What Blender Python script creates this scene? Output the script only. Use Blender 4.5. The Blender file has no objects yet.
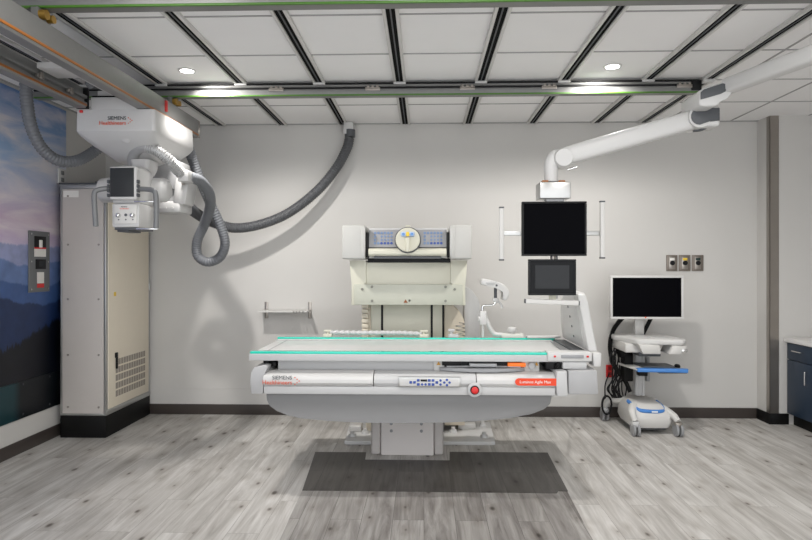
import bpy, bmesh, math, random
from mathutils import Vector, Matrix, Euler
random.seed(7)
S = bpy.context.scene
C = S.collection
PI = math.pi

# ------------------------------------------------------------------ camera numbers
F = 597.0
YAW = math.atan(18/597); CY, SY = math.cos(YAW), math.sin(YAW)
CAMZ = 1.45
def at(px, py, Y):
    """world point on the plane y=Y seen at that place of the photograph"""
    k = (px-406)/F
    X = Y*(k*CY-SY)/(CY+k*SY)
    d = -X*SY+Y*CY
    return Vector((X, Y, CAMZ+(266-py)/F*d))

# ------------------------------------------------------------------ materials
MATS = {}
def mat(name, col, rough=.5, metal=0., var=.03, scale=14., bump=0., bscale=200., spec=.5, coat=0., emit=None, estr=0., trans=0., alpha=1.):
    if name in MATS: return MATS[name]
    m = bpy.data.materials.new(name); m.use_nodes = True
    nt = m.node_tree; b = nt.nodes['Principled BSDF']
    b.inputs['Roughness'].default_value = rough
    b.inputs['Metallic'].default_value = metal
    b.inputs['Specular IOR Level'].default_value = spec
    b.inputs['Coat Weight'].default_value = coat
    b.inputs['Transmission Weight'].default_value = trans
    b.inputs['Alpha'].default_value = alpha
    tc = nt.nodes.new('ShaderNodeTexCoord')
    no = nt.nodes.new('ShaderNodeTexNoise'); no.inputs['Scale'].default_value = scale; no.inputs['Detail'].default_value = 3
    nt.links.new(tc.outputs['Object'], no.inputs['Vector'])
    mx = nt.nodes.new('ShaderNodeMix'); mx.data_type = 'RGBA'
    a = [max(0, c*(1-var)) for c in col[:3]]+[1]; d = [min(1, c*(1+var)) for c in col[:3]]+[1]
    mx.inputs['A'].default_value = a; mx.inputs['B'].default_value = d
    nt.links.new(no.outputs['Fac'], mx.inputs['Factor'])
    nt.links.new(mx.outputs['Result'], b.inputs['Base Color'])
    if emit:
        b.inputs['Emission Color'].default_value = (*emit, 1); b.inputs['Emission Strength'].default_value = estr
    if bump:
        n2 = nt.nodes.new('ShaderNodeTexNoise'); n2.inputs['Scale'].default_value = bscale
        nt.links.new(tc.outputs['Object'], n2.inputs['Vector'])
        bp = nt.nodes.new('ShaderNodeBump'); bp.inputs['Strength'].default_value = bump; bp.inputs['Distance'].default_value = .002
        nt.links.new(n2.outputs['Fac'], bp.inputs['Height']); nt.links.new(bp.outputs['Normal'], b.inputs['Normal'])
    MATS[name] = m
    return m

wall_m   = mat('wall_paint', (.59, .577, .555), .75, var=.02, scale=3, bump=.15, bscale=120)
ceil_m   = mat('ceiling_tile', (.86, .85, .845), .9, var=.02, scale=5, bump=.3, bscale=300)
gridbar  = mat('grid_bar', (.36, .355, .35), .6)
basebd   = mat('rubber_baseboard', (.055, .045, .04), .45)
white    = mat('white_enamel', (.60, .595, .585), .32, var=.015)
offwhite = mat('offwhite_enamel', (.62, .61, .59), .38, var=.015)
cream    = mat('cream_enamel', (.62, .605, .505), .38, var=.015)
creamcab = mat('cream_steel', (.76, .69, .57), .42, var=.02)
greycab  = mat('grey_beige_steel', (.57, .53, .50), .42, var=.02)
lgrey    = mat('light_grey_enamel', (.52, .52, .52), .36, var=.015)
mgrey    = mat('mid_grey_enamel', (.30, .305, .315), .4, var=.02)
pgrey    = mat('warm_grey_enamel', (.72, .68, .66), .4, var=.015)
dgrey    = mat('dark_grey_plastic', (.075, .08, .088), .45)
hosem    = mat('grey_hose', (.15, .157, .17), .45)
hosed    = mat('dark_hose', (.085, .088, .095), .45)
silver   = mat('silver_hose', (.45, .45, .45), .35, .4)
alu      = mat('brushed_aluminium', (.50, .50, .49), .3, .85, var=.06, scale=30)
cwhite   = mat('crane_white', (.53, .525, .52), .36, var=.015)
alug     = mat('rail_aluminium', (.20, .20, .195), .38, .4, var=.06, scale=30)
steel    = mat('stainless_steel', (.36, .33, .30), .3, .9, var=.08, scale=8)
chrome   = mat('chrome', (.7, .7, .7), .15, 1.)
black    = mat('black_plastic', (.007, .007, .008), .45, spec=.25)
tblack   = mat('matt_black', (.006, .006, .006), .8, spec=.1)
blackgl  = mat('black_glass', (.002, .002, .003), .3, spec=.02)
scr2     = mat('dark_grey_screen', (.035, .037, .04), .35, spec=.12)
rubber   = mat('black_rubber', (.006, .006, .006), .6, spec=.15)
beam_m   = mat('beam_aluminium', (.25, .25, .245), .42, .5, var=.05, scale=20)
green    = mat('green_rail_strip', (.055, .16, .015), .4)
orange   = mat('orange_rail_strip', (.33, .11, .014), .4)
brass    = mat('brass', (.45, .27, .06), .35, .8)
redm     = mat('red_plastic', (.65, .02, .02), .35)
redtext  = mat('red_print', (.72, .09, .03), .5)
orlabel  = mat('red_orange_label', (.80, .055, .008), .4)
blacktxt = mat('black_print', (.03, .04, .05), .5)
whitetxt = mat('white_print', (.9, .88, .85), .5)
bluebtn  = mat('blue_button', (.03, .075, .33), .4)
bluelt   = mat('light_blue_button', (.12, .28, .62), .4)
yellow   = mat('yellow_mark', (.80, .55, .05), .5)
amber    = mat('amber_mark', (.55, .28, .02), .5)
teal     = mat('turquoise_glass', (.02, .62, .47), .12, var=.06, scale=3, coat=.4)
bluecart = mat('blue_cart_trim', (.06, .22, .58), .35)
navy     = mat('navy_laminate', (.012, .027, .052), .4, var=.05)
counterm = mat('white_counter', (.74, .73, .72), .3)
plinthm  = mat('black_plinth', (.005, .005, .005), .5, spec=.2)
brown    = mat('bronze_plate', (.22, .19, .165), .42, .5, var=.08)
paper    = mat('paper_label', (.80, .78, .74), .7)
panelg   = mat('panel_grey', (.15, .155, .16), .45)
lens     = mat('lamp_lens', (.9, .9, .9), .5, emit=(1, .98, .95), estr=14.)
orglow   = mat('orange_glow_plastic', (.85, .16, .01), .3, emit=(1, .2, .01), estr=.5)  # orange bulb reflection put into the colour and a weak emission

def wood(name, light, dark, mul=1.0):
    m = bpy.data.materials.new(name); m.use_nodes = True
    nt = m.node_tree; N = nt.nodes; L = nt.links; b = N['Principled BSDF']
    tc = N.new('ShaderNodeTexCoord'); sep = N.new('ShaderNodeSeparateXYZ'); L.new(tc.outputs['Object'], sep.inputs[0])
    cmb = N.new('ShaderNodeCombineXYZ'); L.new(sep.outputs['Y'], cmb.inputs['X']); L.new(sep.outputs['X'], cmb.inputs['Y'])
    br = N.new('ShaderNodeTexBrick'); L.new(cmb.outputs[0], br.inputs['Vector'])
    br.inputs['Scale'].default_value = 1; br.inputs['Brick Width'].default_value = 1.22; br.inputs['Row Height'].default_value = .178
    br.inputs['Mortar Size'].default_value = .0012; br.inputs['Mortar Smooth'].default_value = .2; br.offset = .37; br.offset_frequency = 2
    br.inputs['Color1'].default_value = (0, 0, 0, 1); br.inputs['Color2'].default_value = (1, 1, 1, 1); br.inputs['Mortar'].default_value = (.5, .5, .5, 1)
    off = N.new('ShaderNodeMath'); off.operation = 'MULTIPLY'; off.inputs[1].default_value = 37; L.new(br.outputs['Color'], off.inputs[0])
    def stretched(sx, sy, detail, rough, dist=0.):
        mp = N.new('ShaderNodeCombineXYZ')
        a = N.new('ShaderNodeMath'); a.operation = 'MULTIPLY_ADD'; a.inputs[1].default_value = sx; L.new(sep.outputs['X'], a.inputs[0]); L.new(off.outputs[0], a.inputs[2])
        c = N.new('ShaderNodeMath'); c.operation = 'MULTIPLY'; c.inputs[1].default_value = sy; L.new(sep.outputs['Y'], c.inputs[0])
        L.new(a.outputs[0], mp.inputs[0]); L.new(c.outputs[0], mp.inputs[1]); L.new(off.outputs[0], mp.inputs[2])
        n = N.new('ShaderNodeTexNoise'); n.inputs['Scale'].default_value = 1; n.inputs['Detail'].default_value = detail; n.inputs['Roughness'].default_value = rough
        n.inputs['Distortion'].default_value = dist
        L.new(mp.outputs[0], n.inputs['Vector']); return n
    g1 = stretched(11, 1.1, 5, .62, 1.2); g2 = stretched(70, 3.0, 3, .6)
    kc = N.new('ShaderNodeCombineXYZ'); kx = N.new('ShaderNodeMath'); kx.operation = 'MULTIPLY'; kx.inputs[1].default_value = 5.2; L.new(sep.outputs['X'], kx.inputs[0]); L.new(kx.outputs[0], kc.inputs[0])
    ky = N.new('ShaderNodeMath'); ky.operation = 'MULTIPLY'; ky.inputs[1].default_value = 2.7; L.new(sep.outputs['Y'], ky.inputs[0]); L.new(ky.outputs[0], kc.inputs[1])
    kn = N.new('ShaderNodeTexVoronoi'); kn.voronoi_dimensions = '2D'; kn.inputs['Scale'].default_value = 1; L.new(kc.outputs[0], kn.inputs['Vector'])
    r1 = N.new('ShaderNodeValToRGB'); L.new(g1.outputs['Fac'], r1.inputs[0])
    e = r1.color_ramp.elements
    e[0].position = .28; e[0].color = (*[c*mul for c in dark], 1); e[1].position = .66; e[1].color = (*[c*mul for c in light], 1)
    mx = N.new('ShaderNodeMix'); mx.data_type = 'RGBA'; mx.blend_type = 'MULTIPLY'; mx.inputs['Factor'].default_value = .55
    r2 = N.new('ShaderNodeValToRGB'); L.new(g2.outputs['Fac'], r2.inputs[0]); r2.color_ramp.elements[0].position = .25; r2.color_ramp.elements[0].color = (.70, .68, .66, 1); r2.color_ramp.elements[1].position = .6
    L.new(r1.outputs[0], mx.inputs['A']); L.new(r2.outputs[0], mx.inputs['B'])
    mk = N.new('ShaderNodeMix'); mk.data_type = 'RGBA'; mk.blend_type = 'MULTIPLY'
    rk = N.new('ShaderNodeValToRGB'); kw = N.new('ShaderNodeSeparateColor'); L.new(kn.outputs['Color'], kw.inputs[0])
    kd = N.new('ShaderNodeMath'); kd.operation = 'MULTIPLY_ADD'; kd.inputs[1].default_value = .14; L.new(kw.outputs[0], kd.inputs[0]); L.new(kn.outputs['Distance'], kd.inputs[2])
    L.new(kd.outputs[0], rk.inputs[0]); rk.color_ramp.elements[0].position = .05; rk.color_ramp.elements[0].color = (.16, .13, .11, 1); rk.color_ramp.elements[1].position = .12; rk.color_ramp.elements[1].color = (.80, .78, .76, 1); ek = rk.color_ramp.elements.new(.34); ek.color = (1, 1, 1, 1)
    mk.inputs['Factor'].default_value = .9; L.new(mx.outputs['Result'], mk.inputs['A']); L.new(rk.outputs[0], mk.inputs['B'])
    mp_ = N.new('ShaderNodeMix'); mp_.data_type = 'RGBA'; mp_.blend_type = 'MULTIPLY'; mp_.inputs['Factor'].default_value = 1
    rp = N.new('ShaderNodeValToRGB'); L.new(br.outputs['Color'], rp.inputs[0]); rp.color_ramp.elements[0].color = (.84, .83, .82, 1); rp.color_ramp.elements[1].color = (1, 1, 1, 1)
    L.new(mk.outputs['Result'], mp_.inputs['A']); L.new(rp.outputs[0], mp_.inputs['B'])
    ms = N.new('ShaderNodeMix'); ms.data_type = 'RGBA'; L.new(br.outputs['Fac'], ms.inputs['Factor']); L.new(mp_.outputs['Result'], ms.inputs['A']); ms.inputs['B'].default_value = (*[c*.62*mul for c in dark], 1)
    L.new(ms.outputs['Result'], b.inputs['Base Color'])
    b.inputs['Roughness'].default_value = .48; b.inputs['Specular IOR Level'].default_value = .35
    bp = N.new('ShaderNodeBump'); bp.inputs['Strength'].default_value = .15; bp.inputs['Distance'].default_value = .002; L.new(g2.outputs['Fac'], bp.inputs['Height']); L.new(bp.outputs['Normal'], b.inputs['Normal'])
    return m
floor_m = wood('grey_wood_planks', (.70, .685, .66), (.40, .38, .355))
shade_dark = wood('charcoal_wood_shade', (.125, .118, .11), (.065, .06, .055))  # darkened versions of the floor wood for the shaded area at the table
shade_light = wood('grey_wood_shade', (.44, .425, .405), (.17, .155, .145))

def mural_material():
    m = bpy.data.materials.new('mountain_mural_print'); m.use_nodes = True
    nt = m.node_tree; N = nt.nodes; L = nt.links; b = N['Principled BSDF']
    tc = N.new('ShaderNodeTexCoord'); sep = N.new('ShaderNodeSeparateXYZ'); L.new(tc.outputs['Object'], sep.inputs[0])
    def mth(op, a, bb=None, c=None):
        n = N.new('ShaderNodeMath'); n.operation = op
        for i, v in enumerate((a, bb, c)):
            if v is None: continue
            if isinstance(v, (int, float)): n.inputs[i].default_value = v
            else: L.new(v, n.inputs[i])
        return n.outputs[0]
    Y, Z = mth('ADD', sep.outputs['Y'], 3.5), mth('ADD', sep.outputs['Z'], .27)      # heights above the floor
    ramp = N.new('ShaderNodeValToRGB'); L.new(mth('MULTIPLY_ADD', Z, 1/1.3, -1.5/1.3), ramp.inputs[0])
    cr = ramp.color_ramp
    stops = [(0, (.60, .60, .80)), (.12, (.60, .48, .70)), (.24, (.62, .47, .62)), (.42, (.60, .60, .75)), (.62, (.34, .50, .75)), (1, (.10, .23, .52))]
    cr.elements[0].position = 0; cr.elements[0].color = (*stops[0][1], 1); cr.elements[1].position = 1; cr.elements[1].color = (*stops[-1][1], 1)
    for p, c in stops[1:-1]:
        e = cr.elements.new(p); e.color = (*c, 1)
    cv = N.new('ShaderNodeCombineXYZ'); L.new(mth('MULTIPLY', Y, 1.3), cv.inputs[0]); L.new(mth('MULTIPLY', Z, 5.5), cv.inputs[1])
    cl = N.new('ShaderNodeTexNoise'); cl.inputs['Scale'].default_value = 1; cl.inputs['Detail'].default_value = 5; cl.inputs['Roughness'].default_value = .55; cl.inputs['Distortion'].default_value = .5
    L.new(cv.outputs[0], cl.inputs['Vector'])
    crp = N.new('ShaderNodeValToRGB'); L.new(cl.outputs['Fac'], crp.inputs[0]); crp.color_ramp.elements[0].position = .42; crp.color_ramp.elements[1].position = .66
    mx = N.new('ShaderNodeMix'); mx.data_type = 'RGBA'; mx.inputs['B'].default_value = (.92, .85, .86, 1)
    L.new(mth('MULTIPLY', crp.outputs[0], .75), mx.inputs['Factor']); L.new(ramp.outputs[0], mx.inputs['A'])
    cur = mx.outputs['Result']
    layers = [(1.60, .10, 2.2, .02, (.33, .37, .60)), (1.49, .16, 1.6, .01, (.14, .22, .45)), (1.33, .22, 1.3, .015, (.055, .115, .30)),
              (1.12, .22, 1.5, .015, (.014, .034, .11)), (.93, .20, 1.2, .09, (.0025, .004, .010))]
    for i, (base, amp, fr, jag, col) in enumerate(layers):
        v = N.new('ShaderNodeCombineXYZ'); L.new(mth('MULTIPLY', Y, fr), v.inputs[0]); v.inputs[1].default_value = 3.7*i+1.3
        n = N.new('ShaderNodeTexNoise'); n.inputs['Scale'].default_value = 1; n.inputs['Detail'].default_value = 3; L.new(v.outputs[0], n.inputs['Vector'])
        v2 = N.new('ShaderNodeCombineXYZ'); L.new(mth('MULTIPLY', Y, 38), v2.inputs[0]); v2.inputs[1].default_value = i*2.2
        n2 = N.new('ShaderNodeTexNoise'); n2.inputs['Scale'].default_value = 1; L.new(v2.outputs[0], n2.inputs['Vector'])
        h = mth('MULTIPLY_ADD', mth('SUBTRACT', n.outputs['Fac'], .5), amp*2, base)
        h = mth('MULTIPLY_ADD', mth('SUBTRACT', n2.outputs['Fac'], .5), jag*2, h)
        if i == 4: h = mth('MULTIPLY_ADD', mth('SUBTRACT', Y, 4.6), .26, h)
        f = N.new('ShaderNodeMapRange'); f.inputs['From Min'].default_value = -.008; f.inputs['From Max'].default_value = .008
        L.new(mth('SUBTRACT', h, Z), f.inputs['Value'])
        x = N.new('ShaderNodeMix'); x.data_type = 'RGBA'; L.new(f.outputs[0], x.inputs['Factor']); L.new(cur, x.inputs['A'])
        tx = N.new('ShaderNodeMix'); tx.data_type = 'RGBA'; tn = N.new('ShaderNodeTexNoise'); tn.inputs['Scale'].default_value = 9; tn.inputs['Detail'].default_value = 4
        L.new(tc.outputs['Object'], tn.inputs['Vector']); L.new(tn.outputs['Fac'], tx.inputs['Factor'])
        tx.inputs['A'].default_value = (*[c*.6 for c in col], 1); tx.inputs['B'].default_value = (*[c*1.4 for c in col], 1)
        L.new(tx.outputs['Result'], x.inputs['B']); cur = x.outputs['Result']
    L.new(cur, b.inputs['Base Color']); b.inputs['Roughness'].default_value = .35; b.inputs['Specular IOR Level'].default_value = .3
    return m
mural_m = mural_material()
def kick_material():
    m = bpy.data.materials.new('dark_kick_print'); m.use_nodes = True
    nt = m.node_tree; N = nt.nodes; L = nt.links; b = N['Principled BSDF']
    tc = N.new('ShaderNodeTexCoord'); sep = N.new('ShaderNodeSeparateXYZ'); L.new(tc.outputs['Object'], sep.inputs[0])
    r = N.new('ShaderNodeMapRange'); r.inputs['From Min'].default_value = 1.02; r.inputs['From Max'].default_value = .94; L.new(sep.outputs['Y'], r.inputs['Value'])
    x = N.new('ShaderNodeMix'); x.data_type = 'RGBA'; x.inputs['A'].default_value = (.004, .006, .009, 1); x.inputs['B'].default_value = (.01, .045, .055, 1)
    L.new(r.outputs[0], x.inputs['Factor']); L.new(x.outputs['Result'], b.inputs['Base Color']); b.inputs['Roughness'].default_value = .4; b.inputs['Specular IOR Level'].default_value = .3
    return m
kick_m = kick_material()

# ------------------------------------------------------------------ geometry helpers
def B(): return bmesh.new()
def box(bm, x0, x1, y0, y1, z0, z1, bev=0, seg=2, M=None):
    vs = [bm.verts.new(p) for p in ((x0,y0,z0),(x1,y0,z0),(x1,y1,z0),(x0,y1,z0),(x0,y0,z1),(x1,y0,z1),(x1,y1,z1),(x0,y1,z1))]
    fs = [bm.faces.new([vs[i] for i in q]) for q in ((0,3,2,1),(4,5,6,7),(0,1,5,4),(1,2,6,5),(2,3,7,6),(3,0,4,7))]
    if M is not None: bmesh.ops.transform(bm, matrix=M, verts=vs)
    if bev:
        es = list({e for f in fs for e in f.edges})
        bmesh.ops.bevel(bm, geom=es, offset=bev, segments=seg, profile=.5, affect='EDGES')
    return bm
def obox(bm, c, s, rot=(0,0,0), bev=0, seg=2):
    M = Matrix.Translation(c) @ Euler(rot).to_matrix().to_4x4()
    return box(bm, -s[0]/2, s[0]/2, -s[1]/2, s[1]/2, -s[2]/2, s[2]/2, bev, seg, M)
def frame_of(d):
    d = d.normalized(); up = Vector((0,0,1)) if abs(d.z) < .95 else Vector((0,1,0))
    a = d.cross(up).normalized(); b = a.cross(d).normalized(); return a, b
def cyl(bm, p0, p1, r0, r1=None, seg=24, caps=True):
    p0, p1 = Vector(p0), Vector(p1); r1 = r0 if r1 is None else r1
    a, b = frame_of(p1-p0); R = []
    for p, r in ((p0, r0), (p1, r1)):
        R.append([bm.verts.new(p+(a*math.cos(2*PI*i/seg)+b*math.sin(2*PI*i/seg))*r) for i in range(seg)])
    for i in range(seg): bm.faces.new((R[0][i], R[0][(i+1)%seg], R[1][(i+1)%seg], R[1][i]))
    if caps: bm.faces.new(R[0][::-1]); bm.faces.new(R[1])
    return bm
def lathe(bm, prof, o, axis, seg=28):
    """profile of (radius, height along axis)"""
    o = Vector(o); ax = Vector(axis).normalized(); a, b = frame_of(ax); R = []
    for r, h in prof:
        R.append([bm.verts.new(o+ax*h+(a*math.cos(2*PI*i/seg)+b*math.sin(2*PI*i/seg))*max(r, 1e-4)) for i in range(seg)])
    for u, v in zip(R, R[1:]):
        for i in range(seg): bm.faces.new((u[i], u[(i+1)%seg], v[(i+1)%seg], v[i]))
    bm.faces.new(R[0][::-1]); bm.faces.new(R[-1])
    return bm
def spline(pts, n=10):
    pts = [Vector(p) for p in pts]; P = [2*pts[0]-pts[1]]+pts+[2*pts[-1]-pts[-2]]; out = []
    for i in range(1, len(P)-2):
        p0, p1, p2, p3 = P[i-1:i+3]
        for k in range(n):
            t = k/n
            out.append(.5*((2*p1)+(-p0+p2)*t+(2*p0-5*p1+4*p2-p3)*t*t+(-p0+3*p1-3*p2+p3)*t**3))
    out.append(pts[-1]); return out
def tube(bm, pts, r, seg=14, n=10, ribs=0., pitch=.02, smooth=True):
    q = spline(pts, n) if smooth else [Vector(p) for p in pts]
    if ribs:                                            # even spacing so that the ribs come out alike
        L = [0]
        for u, v in zip(q, q[1:]): L.append(L[-1]+(v-u).length)
        cnt = max(8, int(L[-1]/(pitch/4))); res = []; j = 0
        for k in range(cnt+1):
            s = L[-1]*k/cnt
            while j < len(L)-2 and L[j+1] < s: j += 1
            t = (s-L[j])/max(1e-9, L[j+1]-L[j]); res.append(q[j].lerp(q[j+1], t))
        q = res
    nrm = None; R = []
    for i, p in enumerate(q):
        d = (q[min(i+1, len(q)-1)]-q[max(i-1, 0)]).normalized()
        if nrm is None: nrm, _ = frame_of(d)
        nrm = (nrm-d*nrm.dot(d)).normalized(); b = d.cross(nrm)
        rr = r*(1+ribs*(1 if i % 4 < 2 else -1)) if ribs else r
        R.append([bm.verts.new(p+(nrm*math.cos(2*PI*k/seg)+b*math.sin(2*PI*k/seg))*rr) for k in range(seg)])
    for u, v in zip(R, R[1:]):
        for i in range(seg): bm.faces.new((u[i], u[(i+1)%seg], v[(i+1)%seg], v[i]))
    bm.faces.new(R[0][::-1]); bm.faces.new(R[-1])
    return bm
def prism(bm, poly, vec, bev=0, seg=2):
    vec = Vector(vec); a = [bm.verts.new(p) for p in poly]; b = [bm.verts.new(Vector(p)+vec) for p in poly]; n = len(poly)
    fs = [bm.faces.new(a[::-1]), bm.faces.new(b)]
    for i in range(n): fs.append(bm.faces.new((a[i], a[(i+1)%n], b[(i+1)%n], b[i])))
    if bev:
        bmesh.ops.bevel(bm, geom=list({e for f in fs for e in f.edges}), offset=bev, segments=seg, profile=.5, affect='EDGES')
    return bm
def px_prism(bm, x0, x1, yz, bev=0): return prism(bm, [(x0, y, z) for y, z in yz], (x1-x0, 0, 0), bev)
def loft(bm, rings, cap=True):
    R = [[bm.verts.new(p) for p in r] for r in rings]; n = len(R[0])
    for u, v in zip(R, R[1:]):
        for i in range(n): bm.faces.new((u[i], u[(i+1)%n], v[(i+1)%n], v[i]))
    if cap: bm.faces.new(R[0][::-1]); bm.faces.new(R[-1])
    return bm
def rrect(cx, cy, hx, hy, r, z, n=5):
    out = []
    for sx, sy, a0 in ((1,1,0),(-1,1,90),(-1,-1,180),(1,-1,270)):
        for k in range(n+1):
            t = math.radians(a0+90*k/n); out.append(Vector((cx+sx*(hx-r)+r*math.cos(t), cy+sy*(hy-r)+r*math.sin(t), z)))
    return out

OFF = {}
def mesh_obj(name, bm, m, off=None):
    bmesh.ops.recalc_face_normals(bm, faces=bm.faces[:])
    if off is not None: bmesh.ops.translate(bm, vec=-off, verts=bm.verts[:])
    me = bpy.data.meshes.new(name); bm.to_mesh(me); bm.free()
    me.polygons.foreach_set('use_smooth', [True]*len(me.polygons)); me.set_sharp_from_angle(angle=math.radians(38))
    me.materials.append(m)
    o = bpy.data.objects.new(name, me); C.objects.link(o); return o
def struct(name, bm, m):
    o = mesh_obj(name, bm, m); o['kind'] = 'structure'; return o
def tagit(o, label, cat, group=None):
    o['label'] = label; o['category'] = cat
    if group: o['group'] = group
    return o
def thing(name, label, cat, loc, group=None):
    o = bpy.data.objects.new(name, None); o.empty_display_size = .05; C.objects.link(o); o.location = loc
    OFF[o] = Vector(loc); return tagit(o, label, cat, group)
def single(name, bm, m, label, cat, loc, group=None):
    o = mesh_obj(name, bm, m, Vector(loc)); o.location = loc; OFF[o] = Vector(loc); return tagit(o, label, cat, group)
def part(name, bm, m, parent, label=None):
    o = mesh_obj(name, bm, m, OFF[parent]); o.parent = parent; OFF[o] = OFF[parent]
    if label: o['label'] = label
    return o
def text(name, body, size, loc, m, parent, rot=(PI/2, 0, 0), bold=.0, align='LEFT', depth=.0006, sx=1.):
    cu = bpy.data.curves.new(name, 'FONT'); cu.body = body; cu.size = size; cu.extrude = depth; cu.offset = 0; cu.align_x = align; cu.resolution_u = 3
    t = bpy.data.objects.new(name+'_curve', cu); C.objects.link(t)
    bpy.context.view_layer.update()
    me = bpy.data.meshes.new_from_object(t.evaluated_get(bpy.context.evaluated_depsgraph_get()))
    C.objects.unlink(t); bpy.data.objects.remove(t); bpy.data.curves.remove(cu)
    me.name = name; me.transform(Matrix.Translation(Vector(loc)-OFF[parent]) @ Euler(rot).to_matrix().to_4x4() @ Matrix.Diagonal((sx, 1, 1, 1)))
    me.materials.clear(); me.materials.append(m)
    o = bpy.data.objects.new(name, me); C.objects.link(o); o.parent = parent; OFF[o] = OFF[parent]; return o
def copy_thing(root, delta, label, name=None):
    r = root.copy(); C.objects.link(r); r.location = root.location+Vector(delta); r['label'] = label
    for ch in root.children:
        c = ch.copy(); C.objects.link(c); c.parent = r
        for g in ch.children:
            d = g.copy(); C.objects.link(d); d.parent = c
    return r
def discs(bm, pts, r, y, t=.002, seg=12):
    for x, z in pts: cyl(bm, (x, y, z), (x, y-t, z), r, seg=seg)
    return bm

# ================================================================== THE ROOM
H = 2.83; LX = -3.13; BY = 5.78; AY = 5.57; RX = 3.92; FY = -.25
b = B(); box(b, LX, RX, FY, BY, -.06, 0); struct('floor', b, floor_m)
b = B(); box(b, LX, RX, FY, BY, H, H+.06); struct('ceiling', b, ceil_m)
b = B(); box(b, LX-.1, 3.17, BY, BY+.1, 0, H); struct('wall_back', b, wall_m)
b = B(); box(b, 3.17, RX+.1, AY, BY+.1, 0, H); struct('wall_alcove', b, wall_m)
b = B(); box(b, LX-.1, LX, FY, BY, 0, H); struct('wall_left', b, wall_m)
b = B(); box(b, RX, RX+.1, FY, AY, 0, H); struct('wall_right', b, wall_m)
b = B(); box(b, LX+.012, 3.158, BY-.012, BY, 0, .10, .003); struct('baseboard_back', b, basebd)
b = B(); box(b, LX, LX+.012, FY, BY-.012, 0, .10, .003); struct('baseboard_left', b, basebd)
b = B(); box(b, 3.158, 3.17, AY-.012, BY, 0, .10, .003); box(b, 3.17, 3.335, AY-.012, AY, 0, .10, .003); struct('baseboard_alcove', b, plinthm)
b = B(); box(b, -2.68, -1.0, BY-.003, BY, .245, .251); struct('trim_1', b, wall_m)
# stainless guard wrapped round the jog's corner
b = B(); box(b, 3.166, 3.170, AY-.004, AY+.05, .10, H-.005); box(b, 3.166, 3.248, AY-.004, AY, .10, H-.005); struct('trim_2', b, steel)
# ceiling grid, the seams' shadow line put into the grey of the bars
b = B()
for k in range(11):
    y = 5.095-.61*k
    if y > FY: box(b, LX, RX, y-.007, y+.007, H-.004, H)
for x in (2.30, 2.91, 3.52): box(b, x-.007, x+.007, FY, BY, H-.0045, H)
box(b, LX, 3.17, BY-.022, BY, H-.006, H); box(b, LX, LX+.02, FY, BY, H-.006, H)
struct('trim_3', b, gridbar)

# ------------------------------------------------------------------ ceiling channel tracks
TX = [-2.57, -1.97, -1.37, -.78, -.18, .42, 1.03, 1.64, 2.08]
def ceiling_track(x, label):
    t = thing('ceiling_track', label, 'ceiling track', (x, 2.3, H), 'black slotted tracks along the ceiling')
    b = B(); box(b, x-.026, x+.026, FY, BY-.03, H-.012, H-.001); part('channel', b, tblack, t)
    for s in (-1, 1):
        b = B(); xx = x+s*.036; box(b, xx-.010, xx+.010, FY, BY-.03, H-.022, H-.0005, .002); part('flange', b, offwhite, t)
    b = B(); box(b, x-.004, x+.004, FY, BY-.03, H-.017, H-.0118); part('slot_rib', b, dgrey, t)
    return t
order = ['leftmost black slotted ceiling track, passing above the white crane housing', 'second black ceiling track from the left, starting above the crane', 'third black ceiling track from the left, just right of the left downlight',
         'fourth black ceiling track from the left, ending at the hose junction box', 'nearly straight black ceiling track in the middle of the ceiling', 'black ceiling track right of the straight middle one',
         'third black ceiling track from the right, ending above the wall monitors', 'second black ceiling track from the right, just right of the right downlight', 'rightmost black ceiling track, by the end of the back rail']
t0 = ceiling_track(TX[0], order[0])
for x, l in zip(TX[1:], order[1:]): copy_thing(t0, (x-TX[0], 0, 0), l)

# ------------------------------------------------------------------ cross rails with a green strip
def cross_rail(y, label, x0, x1, detail):
    t = thing('overhead_rail', label, 'ceiling rail', ((x0+x1)/2, y, 2.718), 'aluminium rails across the ceiling')
    b = B()
    yz = [(0,.012),(0,.045),(.008,.05),(.008,.062),(0,.066),(0,.078),(.012,.082),(.012,.095),(.07,.095),(.07,0),(.004,0)]
    px_prism(b, x0, x1, [(y+a, 2.718+z) for a, z in yz]); part('rail_profile', b, alug, t)
    b = B(); box(b, x0+.01, x1-.01, y-.001, y+.0125, 2.718+.0835, 2.718+.094); box(b, x0, x1, y+.002, y+.009, 2.718+.051, 2.718+.061); part('groove_shadow_gap', b, black, t)
    b = B(); box(b, x0, x1-.02, y-.003, y+.012, 2.716, 2.727, .002); part('green_strip', b, green, t, 'green strip along the lower edge')
    b = B(); box(b, x1-.07, x1+.004, y-.006, y+.072, 2.732, 2.808, .003); part('end_cap', b, black, t)
    for x in TX:
        b = B(); box(b, x-.045, x+.045, y-.012, y+.06, 2.798, 2.814, .004); box(b, x-.03, x+.03, y, y+.05, 2.80, 2.822); part('track_clamp', b, white, t)
    if detail:
        for x in detail:
            b = B(); box(b, x-.055, x+.055, y-.010, y+.002, 2.751, 2.775, .002)
            for q in (-.035, 0, .035): box(b, x+q-.009, x+q+.009, y-.014, y, 2.771, 2.787, .002)
            part('splice_plate', b, steel, t)
    return t
cross_rail(4.42, 'far aluminium ceiling rail with a green lower edge, behind the downlights', -2.95, 2.02, (-1.10, -.38, .32, .92, 1.90))
cross_rail(2.87, 'near aluminium ceiling rail with a green strip along the photo top', -2.95, 2.40, None)

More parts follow.
